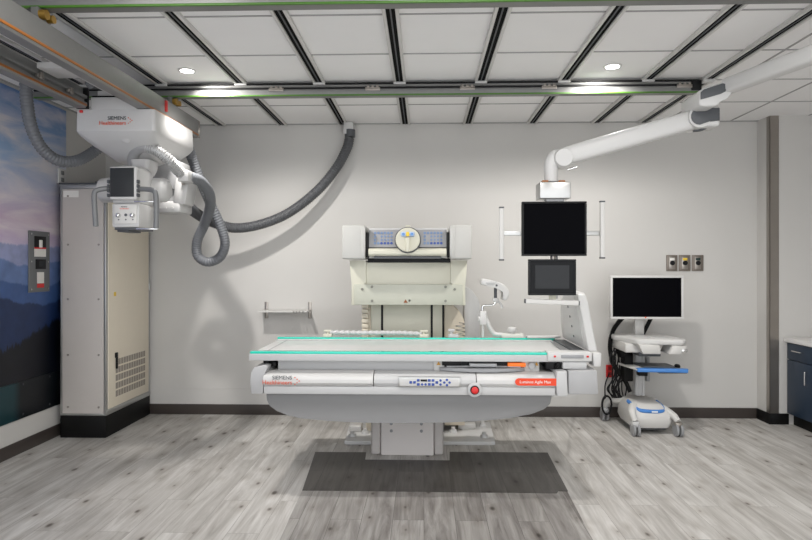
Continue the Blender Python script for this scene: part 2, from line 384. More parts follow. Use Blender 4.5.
# ------------------------------------------------------------------ travelling bridge: two beams
br = thing('overhead_bridge', 'pair of grey overhead beams with orange strips carrying the crane', 'ceiling bridge', (-2.06, 3.2, 2.497))
def bridge_beam(xr, y0, y1, tall):
    b = B(); h = .138; z0 = 2.512
    if tall: px = [(xr, z0+.016), (xr, z0+h), (xr-.075, z0+h), (xr-.075, z0), (xr-.012, z0)]
    else: px = [(xr, z0+.018), (xr, z0+.036), (xr-.02, z0+.040), (xr-.02, z0+.06), (xr, z0+.064), (xr, z0+.082), (xr-.03, z0+.086), (xr-.03, z0+h), (xr-.075, z0+h), (xr-.075, z0), (xr-.012, z0)]
    prism(b, [(x, y0, z) for x, z in px], (0, y1-y0, 0)); o = part('beam', b, beam_m, br)
    b = B(); box(b, xr-.006, xr+.004, y0, y1-.01, z0+.012, z0+.025, .002); part('orange_strip', b, orange, o, 'orange strip along the lower edge')
    b = B(); box(b, xr-.078, xr+.003, y1-.001, y1+.02, z0-.002, z0+h-.002, .003); part('end_cap', b, steel if tall else black, o)
    for yy in (2.905, 4.455):
        b = B(); box(b, xr-.06, xr-.02, yy-.05, yy+.05, z0+h-.01, 2.7165, .003); part('rail_hanger', b, alug, o)
        b = B(); cyl(b, (xr-.02, yy-.03, 2.683), (xr+.012, yy-.03, 2.683), .024); cyl(b, (xr-.02, yy+.028, 2.683), (xr+.01, yy+.028, 2.683), .020); part('roller', b, brass, o)
bridge_beam(-1.86, .4, 4.88, True)
bridge_beam(-2.264, .4, 3.95, False)
for yy in (2.3, 2.9, 3.45, 3.75):
    b = B(); box(b, -2.272, -2.252, yy-.03, yy+.03, 2.555, 2.577, .003); box(b, -2.262, -2.245, yy-.012, yy+.012, 2.55, 2.59, .003); part('rail_clip', b, steel, br)
b = B(); box(b, -1.865, -1.845, 4.23, 4.25, 2.56, 2.64, .002); part('red_stop', b, mat('dull_red', (.28, .012, .01), .5), br)

# ------------------------------------------------------------------ ceiling-hung x-ray crane
cr = thing('xray_crane', 'white ceiling-hung x-ray crane with display head and corrugated hoses', 'x-ray crane', (-2.06, 4.3, 2.5))
b = B()
HX, HY = -2.085, 4.31
rings = [rrect(HX, HY, .268, .338, .02, 2.508), rrect(HX, HY, .272, .342, .022, 2.44), rrect(HX, HY, .274, .343, .025, 2.362), rrect(HX, HY+.01, .264, .332, .05, 2.335),
         rrect(HX, HY+.03, .23, .295, .08, 2.29), rrect(HX, HY+.05, .18, .245, .09, 2.245), rrect(HX, HY+.07, .14, .2, .09, 2.205), rrect(HX, HY+.07, .10, .17, .08, 2.195)]
loft(b, rings[::-1]); box(b, -2.255, -1.942, 3.9735, 4.62, 2.50, 2.592, .004); hs = part('housing', b, cwhite, cr)
b = B(); box(b, -2.25, -1.95, 3.985, 4.60, 2.59, 2.604); part('top_gasket', b, black, hs)
b = B(); box(b, -2.25, -1.96, 3.40, 3.60, 2.60, 2.635, .006); box(b, -2.235, -1.96, 4.02, 4.3, 2.603, 2.65, .006); box(b, -2.12, -2.06, 3.55, 4.02, 2.605, 2.625, .004); o = part('carriage_plate', b, cwhite, cr)
b = B(); tube(b, [(-2.22, 3.9, 2.66), (-2.12, 3.8, 2.675), (-2.02, 3.55, 2.675), (-2.0, 3.1, 2.67)], .028, ribs=.1); part('carriage_hose', b, hosem, o)
b = B(); box(b, -2.325, -2.305, 3.958, 3.972, 2.485, 2.503, .002); part('red_indicator', b, redm, hs)
ly = HY-.3445
for nm, body, z, m_, xr_ in (('housing_lettering', 'SIEMENS', 2.435, blacktxt, -2.005), ('housing_lettering', 'Healthineers', 2.402, redtext, -2.005)):
    text(nm, body, .037 if m_ is redtext else .035, (xr_, ly-.0035, z), m_, hs, bold=.0005, align='RIGHT', sx=.98)
b = B()
for i, (dx, dz) in enumerate(((0,.018),(.012,.009),(.024,0),(.012,-.009),(0,-.018))): cyl(b, (-1.99+dx, ly-.001, 2.43+dz), (-1.99+dx, ly-.005, 2.43+dz), .0033-.0001*i, seg=10)
part('dot_emblem', b, redtext, hs)
b = B(); lathe(b, [(.03, 0), (.03, .004), (.024, .006)], (-2.04, 4.02, 2.315), (0, -.75, -.65)); part('service_cap', b, cwhite, hs)
# telescopic column, arm block
b = B(); box(b, -2.05, -1.83, 4.40, 4.62, 2.02, 2.24, .012); box(b, -2.03, -1.85, 4.42, 4.60, 1.90, 2.03, .01); part('telescopic_column', b, mat('column_grey', (.36, .36, .365), .4), cr)
b = B(); box(b, -2.02, -1.80, 4.36, 4.60, 1.845, 1.93, .02)
for i in range(3): cyl(b, (-1.96+.05*i, 4.362, 1.88), (-1.96+.05*i, 4.354, 1.88), .009)
part('column_foot', b, cwhite, cr)
b = B(); prism(b, [(-1.86, 4.36, 1.905), (-1.765, 4.36, 1.905), (-1.735, 4.36, 2.09), (-1.78, 4.36, 2.12), (-1.84, 4.36, 2.10)], (0, .18, 0), .015); arm = part('arm_block', b, cwhite, cr)
b = B(); cyl(b, (-1.775, 4.361, 2.06), (-1.775, 4.349, 2.06), .014); part('arm_knob', b, steel, arm)
b = B(); box(b, -1.765, -1.685, 4.22, 4.36, 2.055, 2.14, .012); part('hose_clamp', b, cwhite, cr)
# swivel neck and elbow
b = B(); loft(b, [rrect(-2.0, 4.22, .07, .09, .03, 2.20), rrect(-1.99, 4.2, .06, .09, .03, 2.14), rrect(-2.0, 4.14, .07, .10, .03, 2.09)]); part('swivel_neck', b, cwhite, cr)
# x-ray tube
b = B(); lathe(b, [(.05,-.01),(.082,.0),(.086,.01),(.086,.12),(.08,.135),(.08,.28),(.086,.295),(.086,.44),(.082,.455),(.06,.475),(.04,.478)], (-2.275, 4.16, 1.985), (1, 0, 0)); tb = part('tube_housing', b, cwhite, cr)
b = B(); prism(b, [(-1.93, 4.069, 1.985), (-1.91, 4.069, 1.985), (-1.92, 4.069, 2.003)], (0, -.004, 0)); part('warning_triangle', b, amber, tb)
# display head
b = B(); loft(b, [rrect(-1.985, 4.02, .088, .115, .02, 1.87), rrect(-1.982, 4.02, .092, .12, .025, 2.05), rrect(-1.985, 4.03, .088, .11, .03, 2.10), rrect(-1.985, 4.04, .06, .08, .03, 2.125)]); part('head_body', b, cwhite, cr)
b = B(); box(b, -2.070, -1.888, 3.865, 3.905, 1.885, 2.105, .012, 3); dp = part('display_panel', b, cwhite, cr)
b = B(); box(b, -2.062, -1.904, 3.860, 3.868, 1.905, 2.095, .002); part('screen', b, scr2, dp, 'dark display screen')
for s, k in [(s, k) for s in (-2.082, -1.884) for k in range(4)]:
    b = B(); box(b, s-.006, s+.006, 3.868, 3.90, 1.905+.03*k, 1.928+.03*k, .003)
    part('side_key', b, dgrey, dp)
b = B(); box(b, -2.072, -1.885, 3.90, 4.15, 1.705, 1.868, .014); co = part('collimator', b, cwhite, cr)
b = B(); box(b, -2.05, -1.90, 3.893, 3.902, 1.73, 1.855, .004); pl = part('collimator_panel', b, offwhite, co)
for x in (-2.02, -1.925):
    b = B(); lathe(b, [(.016, 0), (.016, .01), (.012, .022), (.009, .024)], (x, 3.893, 1.785), (0, -1, 0)); part('knob', b, chrome, co)
for x, z, q in ((-1.972, 1.788, .010), (-2.02, 1.757, .005), (-1.972, 1.757, .005), (-1.925, 1.757, .005)): part('push_button', discs(B(), [(x, z)], q, 3.893), dgrey, co)
text('collimator_lettering', 'SIEMENS', .011, (-2.005, 3.892, 1.838), blacktxt, co)
text('collimator_lettering', 'Healthineers', .012, (-2.012, 3.892, 1.826), redtext, co, bold=.0004)
b = B(); box(b, -2.055, -1.90, 3.905, 4.14, 1.690, 1.706, .003); box(b, -2.05, -1.97, 3.93, 4.10, 1.678, 1.692, .003); part('accessory_rail', b, dgrey, co)
b = B()
tube(b, [(-2.085, 3.90, 1.965), (-2.11, 3.88, 1.96), (-2.14, 3.86, 1.95), (-2.158, 3.85, 1.93), (-2.16, 3.85, 1.86), (-2.15, 3.85, 1.71)], .017); part('handle', b, mat('handle_grey', (.17, .175, .18), .4), cr)
b = B()
tube(b, [(-1.882, 3.90, 1.96), (-1.82, 3.88, 1.955), (-1.775, 3.86, 1.945), (-1.752, 3.85, 1.915), (-1.748, 3.85, 1.80), (-1.75, 3.85, 1.695)], .017); part('handle', b, mat('handle_grey', (.17, .175, .18), .4), cr)
b = B(); box(b, -1.90, -1.755, 3.855, 3.868, 1.868, 1.878, .003); box(b, -1.89, -1.745, 3.86, 3.88, 1.688, 1.70, .003); part('handle_brace', b, chrome, cr)
# silver hose on the arm, dark elbow
b = B(); tube(b, [at(134, 172, 4.22), at(133, 160, 4.18), at(136, 151, 4.13), at(144, 147, 4.10), at(153, 149, 4.10)], .038); part('hose_elbow', b, mat('elbow_grey', (.33, .33, .33), .35), cr)
b = B(); tube(b, [at(147, 147.5, 4.10), at(157, 151, 4.11), at(169, 160, 4.15), at(178, 170, 4.22), at(186, 178, 4.27)], .039, ribs=.08, pitch=.016); part('arm_hose', b, silver, cr, 'silver corrugated hose along the arm')
b = B(); tube(b, [at(188, 177, 4.29), at(200, 181, 4.42), at(209, 193, 4.6), at(210, 207, 4.8), at(204, 225, 4.98), at(197, 242, 5.05), at(198, 256, 5.08), at(208, 262, 5.08), at(220, 257, 5.08), at(225, 244, 5.06), at(221, 227, 5.02), at(211, 205, 4.95), at(201, 182, 4.88), at(192, 158, 4.80), at(186, 140, 4.68)], .040, ribs=.045, pitch=.022); part('looped_hose', b, hosem, cr, 'grey corrugated hose hanging in a loop')

# long hose from the wall box to the crane
single('cable_hose', tube(B(), [at(349.5, 138.2, 5.69), at(347, 148, 5.68), at(337, 167, 5.66), at(318, 190, 5.62), at(290, 212, 5.56), at(262, 224, 5.5), at(235, 228, 5.42), at(212, 222, 5.3), at(196, 213, 5.1), at(181, 200, 4.75), (-1.90, 4.64, 1.98)], .045, ribs=.05, pitch=.022), hosed,
       'dark grey hose sagging from the junction box to the crane', 'hose', at(350, 134, 5.69))
# hose on the left in front of the mural
single('cable_hose', tube(B(), [at(26, 84, 4.02)+Vector((0,0,2.828-at(26,84,4.02).z)), at(26, 84, 4.02), at(27, 103, 4.02), at(31, 126, 4.05), at(41, 147, 4.12), at(57, 160, 4.22), at(76, 161, 4.34), at(92, 153, 4.46), at(106, 142, 4.5)], .040, ribs=.045, pitch=.022), hosem,
       'grey corrugated hose hanging in front of the mountain mural', 'hose', at(26, 84, 4.02))
jb = thing('junction_box', 'small white junction box at the top of the wall holding the hose', 'junction box', (-.718, BY, 2.77))
b = B(); box(b, -.765, -.675, BY-.13, BY, 2.705, 2.822, .006); part('box_body', b, white, jb)
b = B(); cyl(b, at(350, 137, 5.69), at(350, 132, 5.69)+Vector((0,0,.02)), .05); part('hose_gland', b, dgrey, jb)

# ------------------------------------------------------------------ mural on the left wall
mu = thing('wall_mural', 'large printed mural of misty blue mountains on the left wall', 'mural', (LX, 3.5, .27))
b = B(); box(b, LX+.001, LX+.014, .3, 5.11, .558, H-.03, .001); part('printed_panel', b, mural_m, mu)
b = B(); box(b, LX+.001, LX+.014, .3, 5.11, .268, .555, .001); kp = part('kick_panel', b, kick_m, mu, 'near black lower panel with a teal end')
b = B()
for y in (4.55, 4.88): 
    for z in (.53, .30): cyl(b, (LX+.013, y, z), (LX+.017, y, z), .008, seg=10)
part('screw', b, dgrey, kp)
# breaker panel in the mural
X0 = LX+.014
cp = thing('control_panel', 'grey steel breaker panel with white and red labels on the mural', 'control panel', (X0, 4.735, 1.24))
b = B(); box(b, X0, X0+.012, 4.605, 4.865, 1.24, 1.73, .004); part('cover_plate', b, panelg, cp)
b = B(); box(b, X0+.010, X0+.016, 4.665, 4.81, 1.60, 1.69, .002); o = part('breaker', b, black, cp)
b = B(); box(b, X0+.014, X0+.026, 4.72, 4.75, 1.60, 1.66, .003); part('breaker_lever', b, paper, o)
b = B(); box(b, X0+.011, X0+.014, 4.665, 4.81, 1.525, 1.60); o = part('breaker_label', b, paper, cp)
b = B(); box(b, X0+.0125, X0+.0152, 4.665, 4.81, 1.588, 1.601); part('red_band', b, redm, o)
b = B(); box(b, X0+.010, X0+.016, 4.68, 4.81, 1.425, 1.505, .003); o = part('meter', b, black, cp)
b = B(); box(b, X0+.0155, X0+.018, 4.72, 4.79, 1.445, 1.49); part('meter_display', b, scr2, o)
b = B(); box(b, X0+.011, X0+.014, 4.70, 4.785, 1.31, 1.40); part('instruction_label', b, paper, cp)
b = B(); box(b, X0+.011, X0+.0145, 4.70, 4.785, 1.275, 1.308); part('warning_label', b, redm, cp)
for y in (4.63, 4.84):
    for z in (1.265, 1.485, 1.705):
        b = B(); cyl(b, (X0+.011, y, z), (X0+.015, y, z), .007, seg=12); part('screw', b, chrome, cp)
wo = thing('wall_outlet', 'small white outlet above the tall cabinet at the right mural edge', 'outlet', (X0, 5.04, 2.16))
b = B(); box(b, X0, X0+.010, 4.985, 5.095, 2.155, 2.285, .004); part('faceplate', b, white, wo)
for z in (2.19, 2.25):
    b = B(); box(b, X0+.009, X0+.014, 5.02, 5.06, z-.018, z+.018, .003); part('socket', b, panelg, wo)

# ------------------------------------------------------------------ tall electrical cabinet
ec = thing('electrical_cabinet', 'tall beige generator cabinet on a black plinth by the left wall', 'cabinet', (-2.88, 5.35, 0))
x0, x1, y0, y1 = -3.072, -2.679, 4.955, 5.755
b = B(); box(b, x0+.004, x1-.004, y0+.004, y1, .19, 2.13, .003); part('carcass', b, mgrey, ec)
b = B(); box(b, x0, x1, y0-.004, y1+.004, 0, .188, .004); part('plinth', b, plinthm, ec, 'black plinth')
b = B(); box(b, x0+.02, x1-.02, y0-.006, y0+.006, .205, 2.10, .003); o = part('end_panel', b, greycab, ec)
for z in (.26, .70, 1.17, 1.63, 2.04):
    for x in (x0+.07, x1-.06):
        b = B(); cyl(b, (x, y0-.005, z), (x, y0-.010, z), .009, seg=12); part('screw', b, steel, o)
b = B(); box(b, x0+.03, x0+.16, y0-.0075, y0-.005, 2.03, 2.085); part('type_label', b, paper, o)
b = B(); box(b, x1-.006, x1+.006, y0+.03, y1-.03, .235, 2.11, .003); d = part('door', b, creamcab, ec, 'cream side door with a louvred vent')
b = B(); box(b, x1+.005, x1+.011, 5.05, 5.12, .6, .605)
vent = B()
for r in range(5):
    for k in range(12):
        ya = 5.10+.046*k; box(vent, x1+.0052, x1+.0068, ya, ya+.038, .315+.068*r, .368+.068*r)
part('vent_grille', vent, mat('vent_grey', (.30, .27, .235), .6), d)
b.free()
b = B(); box(b, x1+.005, x1+.022, 5.085, 5.115, .655, .70, .004); box(b, x1+.008, x1+.026, 5.092, 5.108, .56, .66, .004); part('latch_handle', b, black, d)
b = B(); box(b, x1+.0055, x1+.008, 5.07, 5.105, 1.19, 1.225); part('warning_label', b, yellow, d)
for z in (.43, 1.25, 1.9):
    b = B(); cyl(b, (x1+.004, y1-.02, z-.03), (x1+.004, y1-.02, z+.03), .008, seg=12); part('hinge', b, alu, d)
b = B()
for (x, y) in ((x0, y0), (x1-.014, y0)): box(b, x, x+.014, y-.004, y+.012, .19, 2.14, .002)
box(b, x0, x1, y0-.003, y0+.012, .188, .204, .002); box(b, x1-.01, x1+.004, y0, y1, .188, .232, .002); box(b, x0, x1, y0-.003, y0+.012, 2.105, 2.14, .002); box(b, x1-.01, x1+.004, y0, y1, 2.112, 2.14, .002)
part('edge_frame', b, alu, ec, 'aluminium edge frame')
b = B(); box(b, x0-.01, x1+.01, y0-.01, y1, 2.138, 2.152, .003); box(b, -2.80, -2.70, 5.0, 5.12, 2.15, 2.17, .003); part('top_cover', b, dgrey, ec)

# ------------------------------------------------------------------ wall rack
wr = thing('wall_rack', 'small metal wall rack with a slotted shelf above the table end', 'wall rack', (-1.32, BY, 1.02))
for x in (-1.535, -1.11):
    b = B(); box(b, x-.017, x+.017, BY-.008, BY, .94, 1.10, .002)
    for z in (.957, 1.083): cyl(b, (x, BY-.007, z), (x, BY-.012, z), .006, seg=10)
    part('mounting_plate', b, steel, wr)
b = B(); yb, yf = BY-.006, BY-.185
poly = [(-1.575, yf), (-1.575, yb), (-1.10, yb), (-1.10, yf)]
xs = [-1.13, -1.155, -1.18, -1.205]; sl = []
for xx in (-1.143, -1.172, -1.201, -1.230): sl += [(xx+.006, yf), (xx+.006, yf+.075), (xx-.006, yf+.075), (xx-.006, yf)]
prism(b, [(x, y, 1.012) for x, y in poly+sl], (0, 0, .012)); part('slotted_shelf', b, offwhite, wr)

# ================================================================== X-RAY TABLE
tb = thing('xray_table', 'long white and grey x-ray table with turquoise edges on a pedestal', 'x-ray table', (-.13, 4.3, 0))
b = B(); box(b, -1.15, 1.084, 3.925, 4.725, .832, .869, .004); tp = part('tabletop', b, mat('tabletop_grey', (.58, .575, .57), .3, var=.01), tb)
b = B(); box(b, -1.155, 1.075, 3.905, 3.935, .826, .8705, .004)
for x in (-1.02, -.78, -.5, -.1, .3, .6): cyl(b, (x, 3.907, .853), (x, 3.902, .853), .007, seg=10)
part('front_rail', b, lgrey, tp)
b = B(); box(b, -1.150, .845, 3.912, 3.972, .870, .885, .003); part('front_glass_edge', b, teal, tp, 'turquoise front edge')
b = B(); box(b, -1.155, 1.02, 4.672, 4.726, .870, .888, .003); part('rear_glass_edge', b, teal, tp, 'turquoise rear edge')
b = B(); box(b, -1.145, .99, 4.640, 4.671, .869, .876, .002); part('rear_inner_rail', b, white, tp)
b = B(); box(b, -1.075, -1.068, 3.97, 4.65, .8685, .8705); part('mattress_seam', b, mgrey, tp)
b = B(); prism(b, [(.93, 3.97, .8695), (1.05, 3.97, .8695), (1.05, 4.64, .8695), (.97, 4.64, .8695)], (0,0,.004)); part('end_plate', b, mgrey, tp)
b = B(); box(b, .80, 1.085, 3.885, 4.0, .834, .893, .008); gh = part('grip_block', b, white, tb)
b = B(); box(b, .885, 1.03, 3.877, 3.89, .855, .876, .004); part('grip_slot', b, mgrey, gh)
for x in (.845, 1.055):
    b = B(); box(b, x-.007, x+.007, 3.878, 3.888, .86, .872, .002); part('red_key', b, redm, gh)
b = B(); lathe(b, [(.022,0),(.024,.01),(.018,.03)], (1.085, 3.95, .85), (1,0,0)); part('end_knob', b, offwhite, gh)
# body between top and console
b = B(); box(b, -.985, .62, 4.0, 4.68, .74, .828, .004); part('upper_body', b, lgrey, tb)
b = B(); box(b, -1.06, .98, 4.05, 4.62, .80, .833); part('guide_frame', b, dgrey, tb)
b = B(); tube(b, [(-1.075, 3.99, .83), (-1.055, 3.97, .80), (-1.03, 3.99, .785), (-1.06, 4.02, .775)], .014); box(b, -1.085, -1.0, 4.0, 4.2, .77, .80, .004); part('cable_bracket', b, black, tb)
for x in (-1.04, ):
    pass
# cassette tray
for x in (.115, .70):
    b = B(); box(b, x-.05, x+.065 if x > .5 else x+.02, 3.985, 4.01, .75, .825, .003); o = part('tray_cheek', b, offwhite, tb)
    b = B(); wx = x+.045 if x > .5 else x-.018; prism(b, [(wx-.014, 3.984, .79), (wx+.014, 3.984, .79), (wx, 3.984, .814)], (0, -.003, 0)); part('warning_triangle', b, amber, o)
b = B(); box(b, .135, .655, 3.995, 4.05, .752, .826); part('tray_opening', b, black, tb)
b = B()
front = [(.105, 3.965), (.19, 3.925), (.30, 3.905), (.39, 3.90), (.48, 3.905), (.59, 3.925), (.665, 3.965)]
poly = [(x, y, .757) for x, y in front]+[(x, y+.035, .757) for x, y in front[::-1]]
prism(b, poly, (0, 0, .022), .004); tr = part('tray_handle', b, mgrey, tb)
b = B(); box(b, .15, .64, 3.965, 4.02, .779, .787, .002); box(b, .30, .48, 3.95, 4.0, .785, .806, .003); part('tray_plate', b, lgrey, tr)
b = B(); box(b, .12, .25, 3.975, 4.0, .788, .815, .003); part('tray_grip', b, black, tr)
b = B(); box(b, .555, .672, 3.965, 3.995, .784, .808, .004); part('tray_grip', b, orglow, tr, 'tray grip with an orange reflection painted in as glow')
b = B(); lathe(b, [(.026,0),(.026,.015),(.018,.022)], (.712, 3.985, .79), (0,-1,0)); part('tray_knob', b, lgrey, tb)
# console front
def cover(x0, x1, m_, nm='console_cover', out=0.):
    b = B(); px_prism(b, x0, x1, [(3.868, .668), (3.852-out, .692), (3.856-out, .715), (3.868-out, .735), (3.893, .748), (3.94, .754), (4.55, .754), (4.55, .668)], .003); return part(nm, b, m_, tb)
b = B(); box(b, -1.045, .845, 3.862, 4.56, .616, .668, .006); part('console_rail', b, lgrey, tb)
cl = cover(-1.045, -.33, white, out=.012); cm = cover(-.325, .335, lgrey); c3 = cover(.34, .845, white)
for nm, body, z, m_, s in (('table_lettering', 'SIEMENS', .716, blacktxt, .035), ('table_lettering', 'Healthineers', .684, redtext, .038)):
    text(nm, body, s, (-.852, 3.8355, z), m_, cl, bold=.0004, align='RIGHT')
b = B()
for i, (dx, dz) in enumerate(((0,.022),(.014,.011),(.028,0),(.014,-.011),(0,-.022))): cyl(b, (-.835+dx, 3.845, .706+dz), (-.835+dx, 3.836, .706+dz), .0036, seg=10)
part('dot_emblem', b, redtext, cl)
# membrane key panel
b = B(); box(b, -.165, .235, 3.838, 3.87, .672, .735, .003); kpn = part('key_panel', b, alu, cm)
b = B(); box(b, -.155, .225, 3.834, 3.842, .679, .728, .002); part('key_foil', b, white, kpn)
b = B()
for x, z in ((-.085,.703),(-.061,.703),(-.037,.716),(-.037,.690),(.034,.716),(.058,.716),(.034,.690),(.058,.690),(.082,.703)): box(b, x-.009, x+.009, 3.831, 3.836, z-.008, z+.008, .001)
for x, z in ((.106,.716),(.106,.690),(.147,.720),(.147,.686),(.13,.703),(.164,.703),(-.012,.690),(.010,.690)): cyl(b, (x, 3.836, z), (x, 3.831, z), .008, seg=10)
part('key_buttons', b, bluebtn, kpn, 'blue membrane keys')
b = B(); box(b, -.022, .020, 3.831, 3.836, .709, .722, .001); part('key_display', b, black, kpn)
# emergency stop
b = B(); lathe(b, [(.047,0),(.047,.008),(.038,.014),(.03,.014)], (.325, 3.85, .655), (0,-1,0)); es = part('stop_bezel', b, lgrey, tb)
b = B(); lathe(b, [(.029,0),(.029,.006)], (.325, 3.838, .655), (0,-1,0)); part('stop_ring', b, black, es)
b = B(); lathe(b, [(.021,0),(.023,.012),(.018,.02),(.008,.023)], (.325, 3.834, .655), (0,-1,0)); part('stop_button', b, redm, es, 'red emergency stop button')
# model label
b = B()
R_ = .023; poly = [(.846, 3.849, .707-R_), (.846, 3.849, .707+R_)]+[(.607+R_*math.cos(math.radians(a)), 3.849, .707+R_*math.sin(math.radians(a))) for a in range(90, 271, 15)]
prism(b, poly, (0, -.004, 0)); ol = part('model_label', b, orlabel, c3, 'red orange rounded label')
text('label_lettering', 'Luminos Agile Max', .026, (.612, 3.844, .699), whitetxt, ol, bold=.0005, sx=1.0)
# end caps
b = B(); prism(b, [(-1.128, 3.862, .616), (-1.135, 3.862, .70), (-1.13, 3.865, .755), (-1.115, 3.88, .785), (-1.05, 3.89, .80), (-1.022, 3.89, .795), (-1.045, 3.862, .73), (-1.05, 3.862, .616)], (0, .66, 0), .006); part('end_cap', b, mat('cap_grey', (.40, .40, .405), .4), tb)
b = B(); prism(b, [(.85, 3.84, .618), (.845, 3.84, .70), (.85, 3.85, .772), (.915, 3.85, .778), (.92, 3.84, .618)], (0, .68, 0), .008); part('end_cap', b, lgrey, tb)
b = B(); prism(b, [(.925, 3.85, .628), (.925, 3.85, .778), (1.105, 3.85, .784), (1.115, 3.85, .628)], (0, .66, 0), .008); part('drive_cover', b, MATS['cap_grey'], tb)
b = B(); prism(b, [(.84, 3.90, .632), (.84, 3.90, .60), (.94, 3.90, .60), (1.04, 3.90, .622), (1.04, 3.90, .632)], (0, .5, 0)); part('drive_cover_base', b, offwhite, tb)
b = B(); box(b, .80, .92, 3.93, 4.2, .775, .835, .004); tube(b, [(.86, 3.93, .79), (.87, 3.91, .81), (.885, 3.93, .825)], .012); part('end_bracket', b, black, tb)
b = B(); box(b, .90, 1.055, 3.90, 4.3, .782, .829, .006); cyl(b, (.93, 3.902, .812), (.93, 3.895, .812), .010); part('end_slide', b, lgrey, tb)
# belly apron
b = B(); prof = [(266,393.5),(266.5,400),(269.5,406),(277,411.5),(288,415.5),(302,418.5),(330,421),(366,422.8),(406,423.2),(450,422.4),(485,420.5),(511,418),(531,414.5),(544,409.5),(550.5,404),(552.5,393.5)]
prism(b, [at(x, y, 3.95) for x, y in prof], (0, .55, 0), .006); part('belly_apron', b, mat('apron_grey', (.25, .25, .252), .42, var=.015), tb)
# pedestal
b = B(); box(b, -.33, .075, 4.56, 4.825, .0, .62, .012); ps = part('pedestal', b, pgrey, tb)
for x0_, x1_ in ((-.408, -.332), (.077, .150)):
    b = B(); box(b, x0_, x1_, 4.575, 4.825, .0, .62, .02, 3)
    part('pedestal_side_cover', b, mat('side_cover_grey', (.55, .52, .50), .4), tb)
b = B()
for x in (-.25, -.02):
    for z in (.19, .245, .30): cyl(b, (x, 4.561, z), (x, 4.556, z), .012, seg=14)
part('screw', b, mgrey, ps)

# floor base plate with levelling bolts
bp = thing('base_plate', 'white steel floor base plate with levelling bolts under the table', 'base plate', (-.03, 5.1, 0))
b = B(); prism(b, [(-.645, 4.83, 0), (.575, 4.85, 0), (.60, 5.46, 0), (-.675, 5.44, 0)], (0,0,.028), .003); part('plate', b, white, bp)
b = B(); box(b, .30, .45, 5.22, 5.42, .028, .075, .005); part('plate_block', b, offwhite, bp)
b = B(); box(b, -.64, -.54, 5.10, 5.24, .028, .075, .005); part('plate_block', b, offwhite, bp)
for x, y in ((-.60,4.98),(-.60,5.30),(.50,4.98),(.52,5.32),(.25,5.12),(-.50,5.06)):
    b = B(); cyl(b, (x,y,.028), (x,y,.05), .035, .03); cyl(b, (x,y,.05), (x,y,.072), .018); part('levelling_bolt', b, white, bp)

# ================================================================== X-RAY TOWER behind the table
tw = thing('xray_tower', 'cream x-ray tower with blue-keyed control panel behind the table', 'x-ray tower', (-.14, 5.3, .028))
b = B(); box(b, -.452, .155, 5.08, 5.42, .03, 1.25, .006); col = part('column', b, cream, tw)
b = B()
for x in (-.357, .066): box(b, x-.009, x+.009, 5.0765, 5.082, .05, 1.13)
part('column_groove', b, black, col)
b = B(); box(b, -.346, .055, 5.066, 5.082, .05, 1.12, .003); part('column_cover', b, cream, col)
b = B(); box(b, .1555, .172, 5.12, 5.4, .03, 1.2); part('column_gap', b, black, col)
b = B(); prism(b, [(.174, 5.14, .08), (.174, 5.14, 1.12), (.20, 5.14, 1.12)]+[(.14+.21*math.cos(math.radians(a)), 5.14, .93+.21*math.sin(math.radians(a))) for a in range(70, -1, -10)]+[(.35, 5.14, .08)], (0, .24, 0), .004); part('drive_housing', b, mat('drive_cream', (.70, .62, .50), .4), tw)
b = B(); prism(b, [(.355, 5.28, .08), (.355, 5.28, 1.27), (.42, 5.28, 1.24), (.485, 5.28, 1.15), (.49, 5.28, 1.10), (.49, 5.28, .08)], (0, .2, 0), .006); part('rear_cover', b, lgrey, tw)
b = B(); box(b, -.50, -.455, 5.12, 5.3, .03, 1.12, .004)
for k in range(15): box(b, -.532, -.475, 5.085, 5.16, .50+.042*k, .535+.042*k, .006)
part('cable_chain', b, creamcab, tw)
# carriage body
b = B(); prism(b, [(-.555, 4.90, 1.13), (-.55, 4.90, 1.30), (-.50, 4.90, 1.47), (-.50, 4.90, 1.485), (.255, 4.90, 1.485), (.255, 4.90, 1.47), (.30, 4.90, 1.30), (.30, 4.90, 1.13)], (0, .40, 0), .006); ca = part('carriage_body', b, cream, tw)
for s in (-1, 1):
    b = B(); cx = -.1285
    prism(b, [(cx+s*.425, 4.885, 1.128), (cx+s*.468, 4.885, 1.128), (cx+s*.465, 4.885, 1.30), (cx+s*.475, 4.885, 1.38), (cx+s*.48, 4.885, 1.495), (cx+s*.345, 4.885, 1.495), (cx+s*.345, 4.885, 1.31), (cx+s*.425, 4.885, 1.25)], (0, .42, 0), .004); part('carriage_cheek', b, cream, tw)
b = B(); box(b, -.572, .315, 4.872, 4.902, 1.132, 1.30, .004); lp = part('lower_band', b, mat('pale_green_grey', (.50, .505, .43), .4), tw)
for x, z in ((-.425, 1.165), (-.425, 1.28), (.175, 1.165), (.175, 1.28), (-.505, 1.26), (.25, 1.26)):
    if 1:
        b = B(); cyl(b, (x, 4.873, z), (x, 4.866, z), .011, seg=14); part('screw', b, mat('dull_screw', (.22, .22, .19), .5), lp)
b = B(); prism(b, [(-.167, 4.872, 1.15), (-.133, 4.872, 1.15), (-.15, 4.872, 1.178)], (0,-.003,0)); part('warning_triangle', b, mat('brown_mark', (.25, .08, .02), .5), lp)
b = B(); cyl(b, (-.118, 4.877, 1.168), (-.118, 4.872, 1.168), .009, seg=12); part('key_lock', b, steel, lp)
b = B(); box(b, -.46, .215, 4.87, 5.1, 1.478, 1.512, .003); part('shadow_gap', b, black, tw)
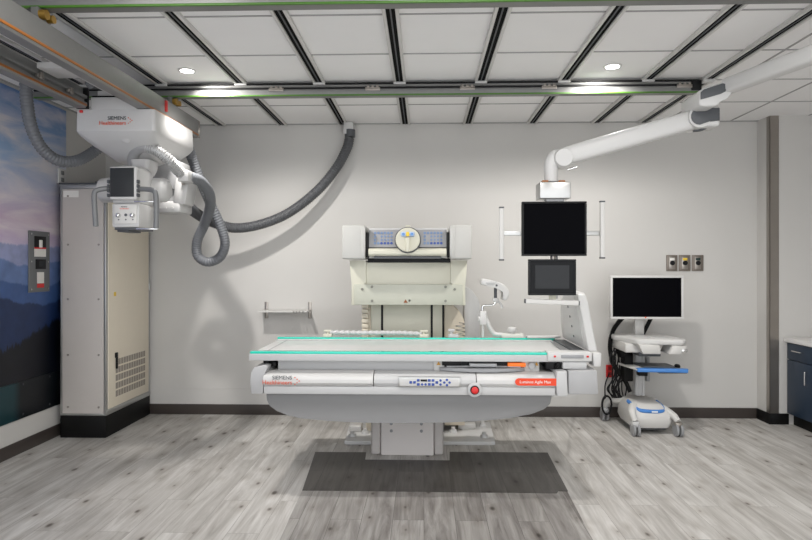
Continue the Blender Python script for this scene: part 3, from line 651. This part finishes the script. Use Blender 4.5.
# control head
for s, x0_, x1_ in ((-1, -.655, -.468), (1, .205, .382)):
    b = B(); box(b, x0_, x1_, 4.74, 5.16, 1.505, 1.775, .014, 3); box(b, x0_+(.0 if s > 0 else .15), x0_+(.037 if s > 0 else .187), 4.735, 4.76, 1.525, 1.765, .004); part('head_side_block', b, mat('head_white', (.50, .495, .475), .4), tw)
for x in (-.455, .194):
    b = B(); box(b, x-.012, x+.012, 4.78, 5.1, 1.52, 1.72, .003); part('side_gap', b, black, tw)
b = B(); box(b, -.448, .187, 4.80, 5.12, 1.515, 1.755, .008); hd = part('control_head', b, lgrey, tw)
b = B(); prism(b, [(-.495, 4.80, 1.590), (-.495, 4.80, 1.745), (-.495, 4.815, 1.765)], (.725, 0, 0)); b.free()
b = B(); px_prism(b, -.442, .178, [(4.80, 1.745), (4.775, 1.60), (4.80, 1.595), (4.83, 1.745)], .003); cpn = part('control_panel', b, mat('panel_metal', (.30, .30, .31), .45, .3), tw, 'metallic control panel with blue keys')
def kp_pt(u, v):      # on the sloping panel
    z = 1.61+v*.125; y = 4.775+(z-1.60)/.145*.025-.0015; return u, y, z
b1, b2 = B(), B()
for cx in (-.327, .072):
    for r in range(4):
        for c in range(6):
            if r in (1, 2) and c in (1, ): continue
            x, y, z = kp_pt(cx-.066+.0265*c, .18+.22*(3-r)); cyl(b1 if (c > 1 and r == 3) else b2, (x, y+.002, z), (x, y-.003, z), .0105 if (c == 0 or r in (0, 3)) else .0085, seg=10)
part('key_buttons', b1, bluebtn, cpn, 'dark blue keys'); part('key_buttons', b2, mat('pale_blue_button', (.17, .25, .42), .45), cpn, 'light blue keys')
b = B(); px_prism(b, -.442, .178, [(4.79, 1.595), (4.745, 1.588), (4.725, 1.575), (4.725, 1.545), (4.74, 1.53), (4.80, 1.525)], .004); part('panel_ledge', b, cream, tw)
b = B(); box(b, -.40, .135, 4.735, 4.80, 1.507, 1.527, .004); box(b, -.19, -.10, 4.722, 4.75, 1.512, 1.528, .003); part('ledge_catch', b, dgrey, tw)
o_ = Vector((-.128, 4.775, 1.65)); ax = (0, -1, .12)
b = B(); lathe(b, [(.104, 0), (.104, .058), (.100, .062)], o_, ax, 40); rg = part('dial_ring', b, dgrey, tw)
b = B(); lathe(b, [(.096, .05), (.096, .068), (.091, .072)], o_, ax, 40); dl = part('dial_face', b, mat('dial_cream', (.60, .58, .48), .4), tw)
b = B(); box(b, -.146, -.110, 4.672, 4.715, 1.56, 1.675, .012, 3); part('dial_lever', b, cream, dl)
b = B(); box(b, -.183, -.073, 4.688, 4.71, 1.68, 1.72, .012, 3); ds = part('dial_display', b, mat('pale_display', (.45, .55, .70), .4), dl)
b = B(); box(b, -.141, -.115, 4.684, 4.690, 1.683, 1.718, .002); part('yellow_key', b, yellow, ds)
b = B(); cyl(b, (-.162, 4.690, 1.70), (-.162, 4.684, 1.70), .012, seg=14); cyl(b, (-.094, 4.690, 1.70), (-.094, 4.684, 1.70), .012, seg=14); part('blue_key', b, bluelt, ds)
b = B(); box(b, -.148, -.108, 4.755, 4.80, 1.75, 1.775, .006); part('dial_tab', b, cream, rg)

# ================================================================== things on the table
ba = thing('compression_band', 'pale corrugated strap lying along the rear edge of the table', 'strap', (-.46, 4.70, .889))
b = B(); tube(b, [(-.74, 4.70, .925), (-.5, 4.70, .922), (-.2, 4.70, .922), (-.02, 4.70, .915)], .017, ribs=.16, pitch=.045); part('band', b, lgrey, ba)
for x in (-.76, 0.0):
    b = B(); box(b, x-.035, x+.035, 4.675, 4.725, .889, .915, .004); cyl(b, (x, 4.70, .915), (x, 4.70, .935), .012); box(b, x-.03, x+.03, 4.685, 4.715, .93, .945, .005); part('band_clamp', b, cream, ba)
sc = thing('coil_clamp', 'small clamp with an upright wire coil on the rear table edge', 'clamp', (.26, 4.70, .889))
b = B(); box(b, .19, .27, 4.675, 4.725, .889, .915, .004); cyl(b, (.215, 4.70, .915), (.215, 4.70, .94), .013); box(b, .19, .24, 4.683, 4.717, .935, .955, .006); part('clamp_body', b, lgrey, sc)
b = B(); tube(b, [(.285+.035*math.cos(a*.9), 4.70+.02*math.sin(a*.9), .90+.0045*a) for a in range(0, 24)], .004, seg=8, n=3); part('wire_coil', b, steel, sc)
# shoulder support on the rear rail
sh = thing('shoulder_support', 'white shoulder support with a curved pad on a bent arm', 'shoulder support', (.69, 4.70, .889))
Yh = 4.70
b = B(); box(b, .605, .775, 4.672, 4.728, .8885, .922, .006); part('clamp_block', b, mat('pale_enamel', (.66, .67, .62), .4), sh)
b = B(); cyl(b, (.69, Yh, .92), (.69, Yh, .945), .02); lathe(b, [(.032,0),(.035,.008),(.035,.026),(.026,.034)], (.69, Yh, .937), (0,0,1)); part('clamp_knob', b, white, sh)
b = B(); tube(b, [(.62, Yh, .912), (.575, Yh, .914), (.545, Yh, .925), (.515, Yh, .97), (.487, Yh, 1.03), (.472, Yh, 1.08)], .017); part('bent_arm', b, white, sh)
b = B(); box(b, .437, .487, 4.67, 4.73, .99, 1.10, .008); cyl(b, (.425, 4.70, 1.04), (.44, 4.70, 1.04), .026); cyl(b, (.462, Yh, .8895), (.462, Yh, 1.0), .009); part('arm_clamp', b, white, sh)
b = B(); tube(b, [(.457, Yh, 1.09), (.457, Yh, 1.125), (.47, Yh, 1.14), (.53, Yh, 1.143), (.556, Yh, 1.155), (.560, Yh, 1.18)], .009, n=8); part('bent_rod', b, chrome, sh)
b = B(); box(b, .538, .585, 4.678, 4.722, 1.168, 1.20, .008); tube(b, [(.57, 4.70, 1.175), (.60, 4.70, 1.155), (.612, 4.69, 1.12)], .009); part('swivel_joint', b, white, sh)
b = B(); cyl(b, (.560, Yh, 1.195), (.560, Yh, 1.285), .012); part('swivel_post', b, dgrey, sh)
b = B()
outer = [(.43,1.405),(.50,1.404),(.60,1.385),(.68,1.36),(.735,1.315),(.745,1.275),(.725,1.232),(.685,1.215)]
inner = [(.665,1.245),(.69,1.27),(.685,1.30),(.655,1.315),(.60,1.325),(.50,1.345),(.435,1.355)]
prism(b, [(.44+(x-.43)*.70, 4.63, 1.178+(z-1.215)*.90) for x, z in outer+inner], (0, .14, 0), .010, 3); pd = part('curved_pad', b, white, sh)
b = B(); box(b, .475, .545, 4.624, 4.632, 1.312, 1.326, .002); part('pad_mark', b, lgrey, pd)
b = B(); cyl(b, (.56, 4.631, 1.30), (.56, 4.622, 1.30), .008); part('pad_screw', b, dgrey, pd)
# footrest at the right end
fr = thing('footrest', 'tall pale grey footrest panel standing on the right table end', 'footrest', (1.12, 4.3, .88))
b = B()
yz = [(3.96,.885),(4.70,.885),(4.70,.93),(4.67,1.0),(4.60,1.12),(4.5,1.20),(4.36,1.262),(4.2,1.278),(4.02,1.275),(3.985,1.262),(3.975,1.2)]
lean = lambda z: -.075*(z-.885)/.39
v0 = [(1.085+lean(z), y, z) for y, z in yz]
prism(b, v0, (.058, 0, 0), .012, 3); fp = part('support_panel', b, white, fr)
b = B()
inn = [(4.05,.91),(4.62,.91),(4.60,.97),(4.54,1.08),(4.44,1.17),(4.3,1.23),(4.07,1.24)]
prism(b, [(1.083+lean(z), y, z) for y, z in inn], (.004, 0, 0)); part('inner_plate', b, white, fp)
for z in (.95, 1.02, 1.09, 1.16):
    b = B(); x = 1.083+lean(z); cyl(b, (x+.001, 4.30, z), (x-.004, 4.30, z), .008, seg=10); part('plate_hole', b, dgrey, fp)
b = B(); box(b, 1.0, 1.09, 3.99, 4.66, .8695, .882, .003); part('panel_foot', b, dgrey, fr)
b = B(); box(b, .80, 1.06, 4.665, 4.72, .8885, .905, .004); part('flat_bar', b, white, fr)
b = B(); prism(b, [(1.09, 3.885, .888), (1.145, 3.885, .888), (1.14, 3.885, .80), (1.095, 3.885, .80)], (0, .12, 0), .006); part('panel_bracket', b, white, fr)

# ================================================================== MONITOR BOOM
MY = 3.90
bo = thing('monitor_boom', 'white jointed ceiling boom arm reaching in from the right', 'monitor arm', (2.3, 2.2, H))
# lower arm from hub over the monitors to the elbow
h0 = at(560, 158, MY); e0 = at(695, 119.3, MY)
b = B()
dr = (e0-h0); L_ = dr.length; u = dr.normalized(); w = Vector((0,1,0)); n_ = w.cross(u); n_ = -n_ if n_.z < 0 else n_
def armring(t, hw, hh, k=12, pw=.6):
    c = h0+u*(L_*t); out = []
    for i in range(k*2):
        a = PI*i/k; cx, sx = math.cos(a), math.sin(a)
        out.append(c+w*hw*math.copysign(abs(cx)**pw, cx)+n_*hh*math.copysign(abs(sx)**pw, sx))
    return out
loft(b, [armring(.0, .045, .055), armring(.12, .052, .060), armring(.5, .056, .061), armring(.9, .056, .062), armring(1.0, .055, .058)]); part('spring_arm', b, white, bo)
b = B(); cyl(b, e0+Vector((0,-.075,0)), e0+Vector((0,.075,0)), .070, seg=32); box(b, e0.x-.01, e0.x+.128, MY-.072, MY+.072, e0.z-.062, e0.z+.068, .018, 3); part('elbow', b, white, bo)
b = B()
pts = [(e0.x+.118, e0.z+.052), (e0.x+.118, e0.z-.028), (e0.x+.05, e0.z-.032)]+[(e0.x-.005+.054*math.cos(math.radians(a)), e0.z+.054*math.sin(math.radians(a))) for a in range(270, 89, -20)]
prism(b, [(x, MY-.074, z) for x, z in pts], (0, -.008, 0), .003); part('elbow_cover', b, dgrey, bo, 'dark grey elbow cover')
b = B(); tube(b, [e0+u*-.03-n_*.066, e0+u*.02-n_*.074, e0+u*.06-n_*.068], .011); part('arm_release', b, dgrey, bo)
# pivot and upper arm (level, running towards the camera)
p1 = Vector((e0.x+.075, MY, e0.z+.150))
b = B(); cyl(b, (p1.x, MY, e0.z+.06), (p1.x, MY, p1.z-.02), .065, seg=28); part('elbow_pivot', b, white, bo)
q1 = Vector((p1.x+.50, p1.y-1.66, p1.z)); du = (q1-p1).normalized(); sw = Vector((du.y, -du.x, 0))
def uring(t, hw, hh, k=12, pw=.55):
    c = p1.lerp(q1, t); out = []
    for i in range(k*2):
        a = PI*i/k; cx, sx = math.cos(a), math.sin(a); out.append(c+sw*hw*math.copysign(abs(cx)**pw, cx)+Vector((0,0,1))*(hh*math.copysign(abs(sx)**pw, sx)+.012))
    return out
b = B(); loft(b, [uring(.10, .046, .048), uring(1, .046, .048)]); part('extension_arm', b, white, bo)
def crop(pts, Y): return [at(490+x/2.453, 50+y/2.453, Y) for x, y in pts]
b = B(); prism(b, crop([(513,134),(513,102),(524,93),(572,78),(588,78),(598,86),(600,104),(580,114),(564,132),(552,138),(524,138)], MY-.20), (0, .26, 0), .012, 3); part('joint_housing', b, white, bo)
b = B(); prism(b, crop([(516,122),(516,104),(524,97),(570,82),(578,84),(581,92),(577,102),(566,108)], MY-.2005), (0, -.006, 0), .002); part('extension_cover', b, dgrey, bo, 'dark grey joint cover')
b = B(); cyl(b, q1-Vector((0,0,.06)), (q1.x, q1.y, H), .06); cyl(b, (q1.x, q1.y, H-.04), (q1.x, q1.y, H), .14); part('ceiling_mount', b, white, bo)
# hub over the monitors
hc = at(552, 160, MY)
b = B(); lathe(b, [(.055,0),(.062,.02),(.062,.10),(.055,.12)], at(562, 159, MY)+Vector((0,-.06,0)), (0,1,0)); part('hub_disc', b, white, bo)
b = B(); tube(b, [at(563, 157, MY), at(555, 157, MY), at(551, 165, MY), at(551, 182, MY)], .045, seg=20); part('hub_neck', b, white, bo)
b = B(); cyl(b, at(567, 170, MY), at(577, 167, MY), .008); part('hub_lever', b, chrome, bo)
b = B(); c = at(553, 191, MY); box(b, c.x-.098, c.x+.098, MY-.075, MY+.075, c.z-.056, c.z+.05, .006); cb = part('connection_box', b, alu, bo, 'brushed metal box above the monitors')
b = B()
for x in (-.06, .045): box(b, c.x+x-.02, c.x+x+.02, MY-.06, MY-.02, c.z+.048, c.z+.062, .003)
part('orange_latch', b, orange, cb)
b = B(); box(b, c.x-.05, c.x+.065, MY-.03, MY+.05, c.z-.075, c.z-.05, .004); box(b, c.x+.005, c.x+.04, MY+.035, MY+.065, c.z-.70, c.z-.05, .004); box(b, c.x-.06, c.x+.085, MY+.012, MY+.06, at(0, 245, MY).z, at(0, 212, MY).z, .004); part('mount_bracket', b, lgrey, bo)
zl = at(503, 233, MY).z
b = B(); box(b, at(503,0,MY).x, at(604,0,MY).x, MY+.032, MY+.052, zl-.016, zl+.016, .004); part('handle_crossbar', b, alu, bo)
for px_, ya, yb_ in ((502, 207, 260), (603.5, 201, 258)):
    x = at(px_, 233, MY).x; za, zb = at(px_, ya, MY).z, at(px_, yb_, MY).z
    b = B(); box(b, x-.015, x+.015, MY+.015, MY+.04, zb, za, .006, 3); o = part('side_handle', b, offwhite, bo)
    b = B(); box(b, x-.016, x+.016, MY+.013, MY+.042, za-.006, za+.004, .002); part('handle_tip', b, dgrey, o)
    b = B(); box(b, x-.016, x+.016, MY+.013, MY+.042, zb-.004, zb+.006, .002); part('handle_tip', b, dgrey, o)
z2 = at(551, 302, MY).z
b = B(); xa, xb = at(525,0,MY).x, at(578,0,MY).x
M_ = Matrix.Translation(((xa+xb)/2, MY-.01, z2)) @ Euler((0, math.radians(2.2), 0)).to_matrix().to_4x4()
box(b, -(xb-xa)/2, (xb-xa)/2, -.018, .018, -.016, .016, .006, 3, M_); hb = part('lower_handle_bar', b, offwhite, bo)
b = B(); box(b, (xa-xb)/2-.006, (xa-xb)/2+.004, -.016, .016, -.014, .014, .003, 2, M_); box(b, (xb-xa)/2-.004, (xb-xa)/2+.006, -.016, .016, -.014, .014, .003, 2, M_); part('bar_cap', b, dgrey, hb)
b = B(); cyl(b, at(553, 290, MY)+Vector((0,.035,0)), at(553, 301, MY)+Vector((0,.01,0)), .022); part('bar_bracket', b, cream, bo)
b = B(); cyl(b, at(554, 256, MY)+Vector((0,.03,0)), at(554, 264, MY)+Vector((0,.03,0)), .018); part('tilt_joint', b, steel, bo)

def monitor(nm, label, pl_, pt, pr, pb, Y, bez, m_b, m_s, th=.045, rz=0., inset=None):
    a, c_ = at(pl_, pt, Y), at(pr, pb, Y); cx, cz = (a.x+c_.x)/2, (a.z+c_.z)/2; hw, hh = (c_.x-a.x)/2, (a.z-c_.z)/2
    t = thing(nm, label, 'monitor', (cx, Y, cz-hh))
    M = Matrix.Translation((cx, Y, cz)) @ Euler((0, 0, rz)).to_matrix().to_4x4()
    b = B()
    for q in ((-hw, hw, hh-bez, hh), (-hw, hw, -hh, -hh+bez), (-hw, -hw+bez, -hh+bez, hh-bez), (hw-bez, hw, -hh+bez, hh-bez)): box(b, q[0], q[1], -th*.62, th*.2, q[2], q[3], .003, 2, M)
    part('bezel', b, m_b, t)
    b = B(); box(b, -hw+.004, hw-.004, -th*.3, th*.45, -hh+.004, hh-.004, .012, 3, M); box(b, -hw*.4, hw*.4, th*.4, th*.72, -hh*.4, hh*.4, .006, 2, M); part('back_shell', b, m_b, t)
    b = B(); box(b, -hw+bez*.9, hw-bez*.9, -th*.45, -th*.25, -hh+bez*.9, hh-bez*.9, 0, 2, M); sc_ = part('screen', b, m_s, t, 'dark switched-off screen')
    if inset:
        b = B(); box(b, -hw+inset, hw-inset, -th*.47, -th*.44, -hh+inset, hh-inset*.9, 0, 2, M); part('display_area', b, scr2, sc_)
    return t
m1 = monitor('monitor', 'large black monitor with side handles hanging from the ceiling boom', 521.5, 202, 585.5, 256, MY-.02, .013, black, blackgl, .05, -.03)
m2 = monitor('monitor', 'small dark grey touch monitor hanging below the large black one', 528, 259.3, 575.2, 295.2, MY-.02, .012, mat('charcoal_bezel', (.016, .017, .019), .45, spec=.2), mat('dark_bezel_glass', (.012, .0125, .014), .35, spec=.1), .045, 0., .043)

# ================================================================== MEDICAL COMPUTER CART
CYc = 5.2
ct = thing('computer_cart', 'white wheeled computer cart with blue trim beside the table', 'computer cart', (1.92, 5.25, 0))
b = B()
loft(b, [rrect(1.915, 5.24, .185, .20, .05, .055), rrect(1.915, 5.24, .205, .225, .06, .10), rrect(1.915, 5.24, .20, .22, .06, .165), rrect(1.905, 5.25, .18, .20, .06, .215), rrect(1.895, 5.27, .15, .17, .06, .248), rrect(1.89, 5.28, .13, .15, .06, .257)])
bs = part('base', b, offwhite, ct)
b = B(); loft(b, [rrect(1.915, 5.24, .168, .18, .05, .035), rrect(1.915, 5.24, .18, .195, .05, .056)]); part('base_underside', b, dgrey, bs)
b = B(); tube(b, [(1.735, 5.20, .252), (1.755, 5.12, .230), (1.775, 5.065, .212), (1.81, 5.045, .203), (1.90, 5.042, .197), (2.0, 5.045, .197), (2.04, 5.065, .203), (2.05, 5.12, .225), (2.03, 5.2, .248)], .017, seg=10)
part('blue_band', b, bluecart, bs, 'blue band round the base')
part('base_emblem', box(B(), 1.905, 1.965, 5.0225, 5.028, .192, .203, .001), whitetxt, bs)
legs = [((1.76, 5.12, .22), (1.715, 5.04, .19), (1.725, 4.985, .125)), ((2.06, 5.12, .20), (2.13, 5.04, .16), (2.15, 4.99, .125)), ((1.76, 5.40, .22), (1.64, 5.47, .20), (1.60, 5.50, .125)), ((2.06, 5.40, .2), (2.14, 5.48, .18), (2.17, 5.52, .125))]
for a, m_, e in legs:
    b = B(); pa = spline([Vector(a), Vector(m_), Vector(e)], 6); rings = []
    for i, p in enumerate(pa):
        t = i/(len(pa)-1); d_ = (pa[min(i+1, len(pa)-1)]-pa[max(i-1, 0)]).normalized(); aa, bb = frame_of(d_)
        rings.append([p+aa*math.cos(2*PI*k/14)*(.045-.017*t)+bb*math.sin(2*PI*k/14)*(.04-.016*t) for k in range(14)])
    loft(b, rings); part('leg', b, offwhite, ct)
    x, y = e[0], e[1]
    b = B(); box(b, x-.036, x+.036, y-.03, y+.035, .075, .125, .015, 3); cs = part('caster', b, lgrey if x < 2 else steel, ct)
    for s in (-1, 1):
        b = B(); lathe(b, [(.02,-.013),(.05,-.013),(.056,-.006),(.056,.006),(.05,.013),(.02,.013)], (x+s*.022, y, .056), (1,0,0)); part('wheel', b, mgrey, cs)
b = B(); box(b, 1.85, 1.955, 5.29, 5.40, .28, .80, .01); box(b, 1.865, 1.885, 5.284, 5.292, .28, .80, .002); box(b, 1.92, 1.94, 5.284, 5.292, .28, .80, .002); part('column', b, lgrey, ct)
b = B(); box(b, 1.865, 1.96, 5.33, 5.38, .80, 1.05, .006); box(b, 1.84, 1.98, 5.255, 5.34, 1.12, 1.26, .006); box(b, 1.885, 1.945, 5.31, 5.35, 1.0, 1.22, .004); part('monitor_post', b, offwhite, ct)
b = B(); box(b, 1.985, 2.02, 5.33, 5.40, .40, .62, .005); box(b, 1.955, 1.99, 5.34, 5.39, .45, .5, .002); part('cable_reel', b, mgrey, ct)
# worktop
b = B()
top = [(1.64,5.50),(1.63,5.30),(1.73,5.03),(1.76,5.0),(2.19,4.97),(2.235,5.0),(2.24,5.06),(2.17,5.48)]
prism(b, [(x, y, .775) for x, y in top], (0,0,.05), .015, 3); wt = part('worktop', b, white, ct)
b = B(); prism(b, [(1.80,4.975,.70),(1.975,4.975,.70),(1.965,4.975,.775),(1.75,4.975,.785)], (0,.2,0), .008); prism(b, [(2.05,4.965,.70),(2.16,4.965,.70),(2.23,4.965,.77),(2.09,4.965,.775)], (0,.2,0), .008); box(b, 1.655, 1.80, 5.06, 5.45, .70, .78, .01); part('worktop_bracket', b, offwhite, wt)
b = B(); box(b, 1.80, 1.94, 5.12, 5.32, .824, .829, .002); box(b, 1.97, 2.10, 5.08, 5.20, .824, .829, .002); part('worktop_recess', b, lgrey, wt)
b = B(); box(b, 2.17, 2.225, 4.955, 4.97, .715, .745, .004); part('latch', b, chrome, wt)
b = B(); box(b, 1.80, 2.02, 5.08, 5.28, .665, .70, .004); part('dark_drawer', b, dgrey, wt)
# keyboard tray
b = B(); kt = [(1.675,5.36),(1.75,4.99),(2.23,4.96),(2.245,5.0),(2.19,5.28),(2.0,5.32)]
prism(b, [(x, y, .585) for x, y in kt], (0,0,.018), .005); tray = part('keyboard_tray', b, offwhite, ct)
b = B(); ke = [(1.745,5.04),(1.75,4.983),(2.23,4.950),(2.252,4.99),(2.245,5.01)]
prism(b, [(x, y, .578) for x, y in ke], (0,0,.030), .004); part('blue_edge', b, bluecart, tray, 'blue tray edge')
b = B(); box(b, 1.86, 1.95, 5.22, 5.33, .50, .59, .006); box(b, 1.96, 2.24, 4.99, 5.2, .566, .579, .004); part('tray_support', b, black, tray)
single('keyboard', prism(B(), [(1.80,5.24,.604),(1.835,5.05,.604),(2.14,5.03,.604),(2.14,5.21,.604)], (0,0,.016), .004), dgrey, 'thin dark keyboard on the blue-edged cart tray', 'keyboard', (1.98, 5.13, .604))
mo = single('mouse', lathe(B(), [(.028,0),(.03,.012),(.02,.026),(.006,.03)], (2.185, 5.08, .603), (0,0,1)), black, 'small black mouse at the right of the cart tray', 'mouse', (2.185, 5.08, .603))
# cables and power pack at the rear
b = B()
tube(b, [(1.80,5.31,1.05),(1.73,5.33,.98),(1.66,5.40,.86),(1.63,5.42,.72),(1.645,5.40,.58),(1.70,5.36,.48),(1.76,5.33,.40),(1.80,5.30,.31)], .022)
part('cable_bundle', b, rubber, ct, 'thick black cable sleeve')
b = B(); tube(b, [(2.03,5.28,1.02),(2.01,5.34,.93),(1.96,5.36,.83)], .020); part('cable_bundle', b, rubber, ct, 'thick black cable sleeve')
for k in range(12):
    r = random.Random(k); b = B(); x = 1.62+.012*k
    tube(b, [(x+.03, 5.36, .70), (x+r.uniform(-.05,.05), 5.33, .60), (x+r.uniform(-.05,.06), 5.35, .46), (x+r.uniform(-.07,.04), 5.36, .33), (x+.02, 5.38, .24)], .007, seg=8); part('cable', b, black, ct)
b = B(); box(b, 1.71, 1.80, 5.22, 5.34, .42, .66, .008); box(b, 1.69, 1.81, 5.25, 5.36, .62, .71, .006); part('power_pack', b, rubber, ct)
b = B(); tube(b, [(1.60+.05*math.cos(a/2), 5.42+.01*a/10, .16+.085*math.sin(a/2)) for a in range(0, 26)], .009, seg=8, n=3); part('coiled_cord', b, black, ct)
ct.location = Vector((1.967, 5.41, 0)); ct.scale = (.85, 1, 1); tray.location.z = -.032
for o_ in (bpy.data.objects['keyboard'], mo): o_.location = Vector((1.967+.85*(o_.location.x-1.92), o_.location.y+.16, o_.location.z-.031)); o_.scale = (.85, 1, 1)
m3 = monitor('monitor', 'white-framed wide monitor with black screen on the computer cart', 609.5, 275.5, 682.5, 319, 5.38, .020, white, blackgl, .05, 0.)
q_ = at(645.5, 317.4, 5.35)
part('monitor_emblem', cyl(B(), (q_.x, 5.352, q_.z), (q_.x, 5.345, q_.z), .007, seg=14), redtext, m3)

# ================================================================== wall services
go = [((666.5, 255, 677.5, 271), 'bronze medical gas outlet with a white tag, left of three', paper), ((679, 255, 690.5, 271), 'bronze medical gas outlet with a yellow tag, middle of three', yellow), ((692, 255, 703.5, 271), 'bronze medical gas outlet with a dark green tag, right of three', mat('dark_green_tag', (.01, .035, .03), .5))]
for (a, t_, c_, d_), lb, m_ in go:
    p, q = at(a, t_, BY-.01), at(c_, d_, BY-.01); cx = (p.x+q.x)/2; cz = (p.z+q.z)/2
    g = thing('gas_outlet', lb, 'gas outlet', (cx, BY, cz), 'bronze gas outlets in a row')
    b = B(); box(b, p.x, q.x, BY-.012, BY, q.z, p.z, .003); part('faceplate', b, brown, g)
    b = B(); box(b, cx-.03, cx+.03, BY-.017, BY-.010, cz-.06, cz+.06, .003); part('inner_plate', b, steel, g)
    b = B(); box(b, cx-.022, cx+.022, BY-.020, BY-.015, cz+.025, cz+.048, .002); part('gas_tag', b, m_, g)
    b = B(); lathe(b, [(.022,0),(.022,.012),(.012,.012)], (cx, BY-.015, cz), (0,-1,0), 20); part('socket', b, black, g)
ro = thing('wall_outlet', 'red emergency outlet on the wall behind the computer cart', 'outlet', (1.60, BY, .40))
p = at(609.5, 371, BY)
b = B(); box(b, p.x-.035, p.x+.035, BY-.012, BY, p.z-.06, p.z+.06, .003); part('faceplate', b, redm, ro)
b = B(); box(b, p.x-.018, p.x+.018, BY-.016, BY-.010, p.z-.04, p.z-.008, .003); box(b, p.x-.018, p.x+.018, BY-.016, BY-.010, p.z+.008, p.z+.04, .003); part('socket', b, mat('dark_red', (.3, .01, .01), .4), ro)
single('power_cord', tube(B(), [(p.x-.01, BY-.02, p.z-.02), (p.x-.05, BY-.025, p.z-.14), (p.x-.04, BY-.025, .14), (p.x-.01, BY-.025, .011)], .006, seg=8), black, 'thin black power cord hanging from the red wall outlet', 'cord', (p.x, BY-.02, p.z))
part('power_cord', tube(B(), [(1.10, 4.45, .66), (1.16, 4.55, .64), (1.27, 5.0, .56), (1.42, 5.5, .48), (1.50, 5.774, .45)], .005, seg=8), black, tb)

# ------------------------------------------------------------------ navy cabinets on the right
FX = 3.315
def base_cab(y0, y1, label):
    t = thing('base_cabinet', label, 'cabinet', ((FX+RX)/2, (y0+y1)/2, 0), 'navy base cabinets along the right wall')
    b = B(); box(b, FX+.018, RX-.004, y0+.001, y1-.001, .10, .755, .002); part('carcass', b, navy, t)
    b = B(); box(b, FX+.06, RX-.01, y0+.001, y1-.001, 0, .10); part('toe_kick', b, plinthm, t)
    b = B(); box(b, FX, FX+.018, y0+.004, y1-.004, .605, .75, .002); d = part('drawer', b, navy, t)
    ym = (y0+y1)/2
    def bar(p0, p1, par):
        b = B(); o = Vector((-.028, 0, 0)); p0, p1 = Vector(p0), Vector(p1); dd = (p1-p0).normalized()*.012
        tube(b, [p0, p0+o*.9, p0+o+dd, p1+o-dd, p1+o*.9, p1], .0055, seg=10, n=5); part('handle', b, chrome, par)
    bar((FX, ym-.06, .69), (FX, ym+.06, .69), d)
    b = B(); box(b, FX, FX+.018, y0+.004, y1-.004, .11, .597, .002); d = part('door', b, navy, t)
    bar((FX, y0+.06, .42), (FX, y0+.06, .53), d)
    return t
base_cab(5.20, 5.558, 'navy base cabinet with drawer in the corner by the steel guard')
base_cab(4.83, 5.19, 'navy base cabinet cut off by the right photo edge')
single('countertop', box(B(), FX-.025, RX-.002, 4.8, AY-.002, .758, .80, .005), counterm, 'white countertop on the navy cabinets at the right', 'countertop', (3.6, 5.2, .758))

# ------------------------------------------------------------------ darkened floor areas: shade put into the colour of thin sheets
single('floor_shade', prism(B(), [(-.845,4.62,0),(-.785,3.83,0),(.845,3.83,0),(.865,3.87,0),(.925,3.87,0),(.958,4.66,0),(.20,4.655,0),(.19,4.45,0),(-.44,4.45,0),(-.45,4.625,0)], (0,0,.004)), shade_dark,
       'table shadow as a dark charcoal sheet in front of the table pedestal', 'floor shade', (0, 4.2, 0))
single('floor_shade', prism(B(), [(-.785,3.825,0),(-.755,2.9,0),(.88,2.9,0),(.92,3.862,0),(.868,3.862,0),(.848,3.825,0)], (0,0,.003)), shade_light,
       'darker floor tint as a lighter grey wood-look sheet nearest the camera', 'floor shade', (0, 3.4, 0))

# ================================================================== LIGHT
def lamp(name, kind, loc, energy, rot=(0,0,0), col=(1, .97, .93), **kw):
    l = bpy.data.lights.new(name, kind); l.energy = energy; l.color = col
    for k, v in kw.items(): setattr(l, k, v)
    o = bpy.data.objects.new(name, l); C.objects.link(o); o.location = loc; o.rotation_euler = rot; return o
dn = thing('downlight', 'round recessed downlight left of the ceiling centre, nearer the crane', 'downlight', (-1.67, 4.16, H), 'recessed downlights in the ceiling')
b = B(); lathe(b, [(.046,.0),(.062,.0),(.062,.005),(.046,.007)], (-1.67, 4.16, H), (0,0,-1)); part('trim_ring', b, white, dn)
b = B(); cyl(b, (-1.67, 4.16, H-.001), (-1.67, 4.16, H-.008), .045); part('lens', b, lens, dn)
copy_thing(dn, (2.97, 0, 0), 'round recessed downlight right of the ceiling centre, nearer the boom arm')
for x in (-1.67, 1.30):
    lamp('downlight_beam', 'SPOT', (x, 4.16, H-.035), 135 if x < 0 else 112, (math.radians(36 if x < 0 else 33), 0, math.radians(-42 if x < 0 else 4)), spot_size=math.radians(130 if x < 0 else 140), spot_blend=1.0, shadow_soft_size=.05)
for x in (-1.3, .1, 1.5):
    lamp('soft_fill_light', 'AREA', (x, 2.0, H-.02), 20, shape='RECTANGLE', size=.6, size_y=1.2)  # added fill lamps without fixtures, to brighten the floor and table front
w = bpy.data.worlds.new('world'); S.world = w; w.use_nodes = True
bg = w.node_tree.nodes['Background']; bg.inputs[0].default_value = (.96, .98, 1, 1); bg.inputs[1].default_value = 2.2

# ================================================================== CAMERA
cd = bpy.data.cameras.new('camera'); cam = bpy.data.objects.new('camera', cd); C.objects.link(cam)
cam.location = (0, 0, CAMZ); cam.rotation_euler = (PI/2, 0, YAW)
cd.sensor_fit = 'HORIZONTAL'; cd.sensor_width = 36; cd.lens = F/812*36; cd.shift_y = -4/812; cd.clip_start = .05
S.camera = cam
S.view_settings.view_transform = 'Standard'; S.view_settings.look = 'None'; S.view_settings.gamma = 1; S.view_settings.exposure = 0
S.view_settings.use_curve_mapping = False
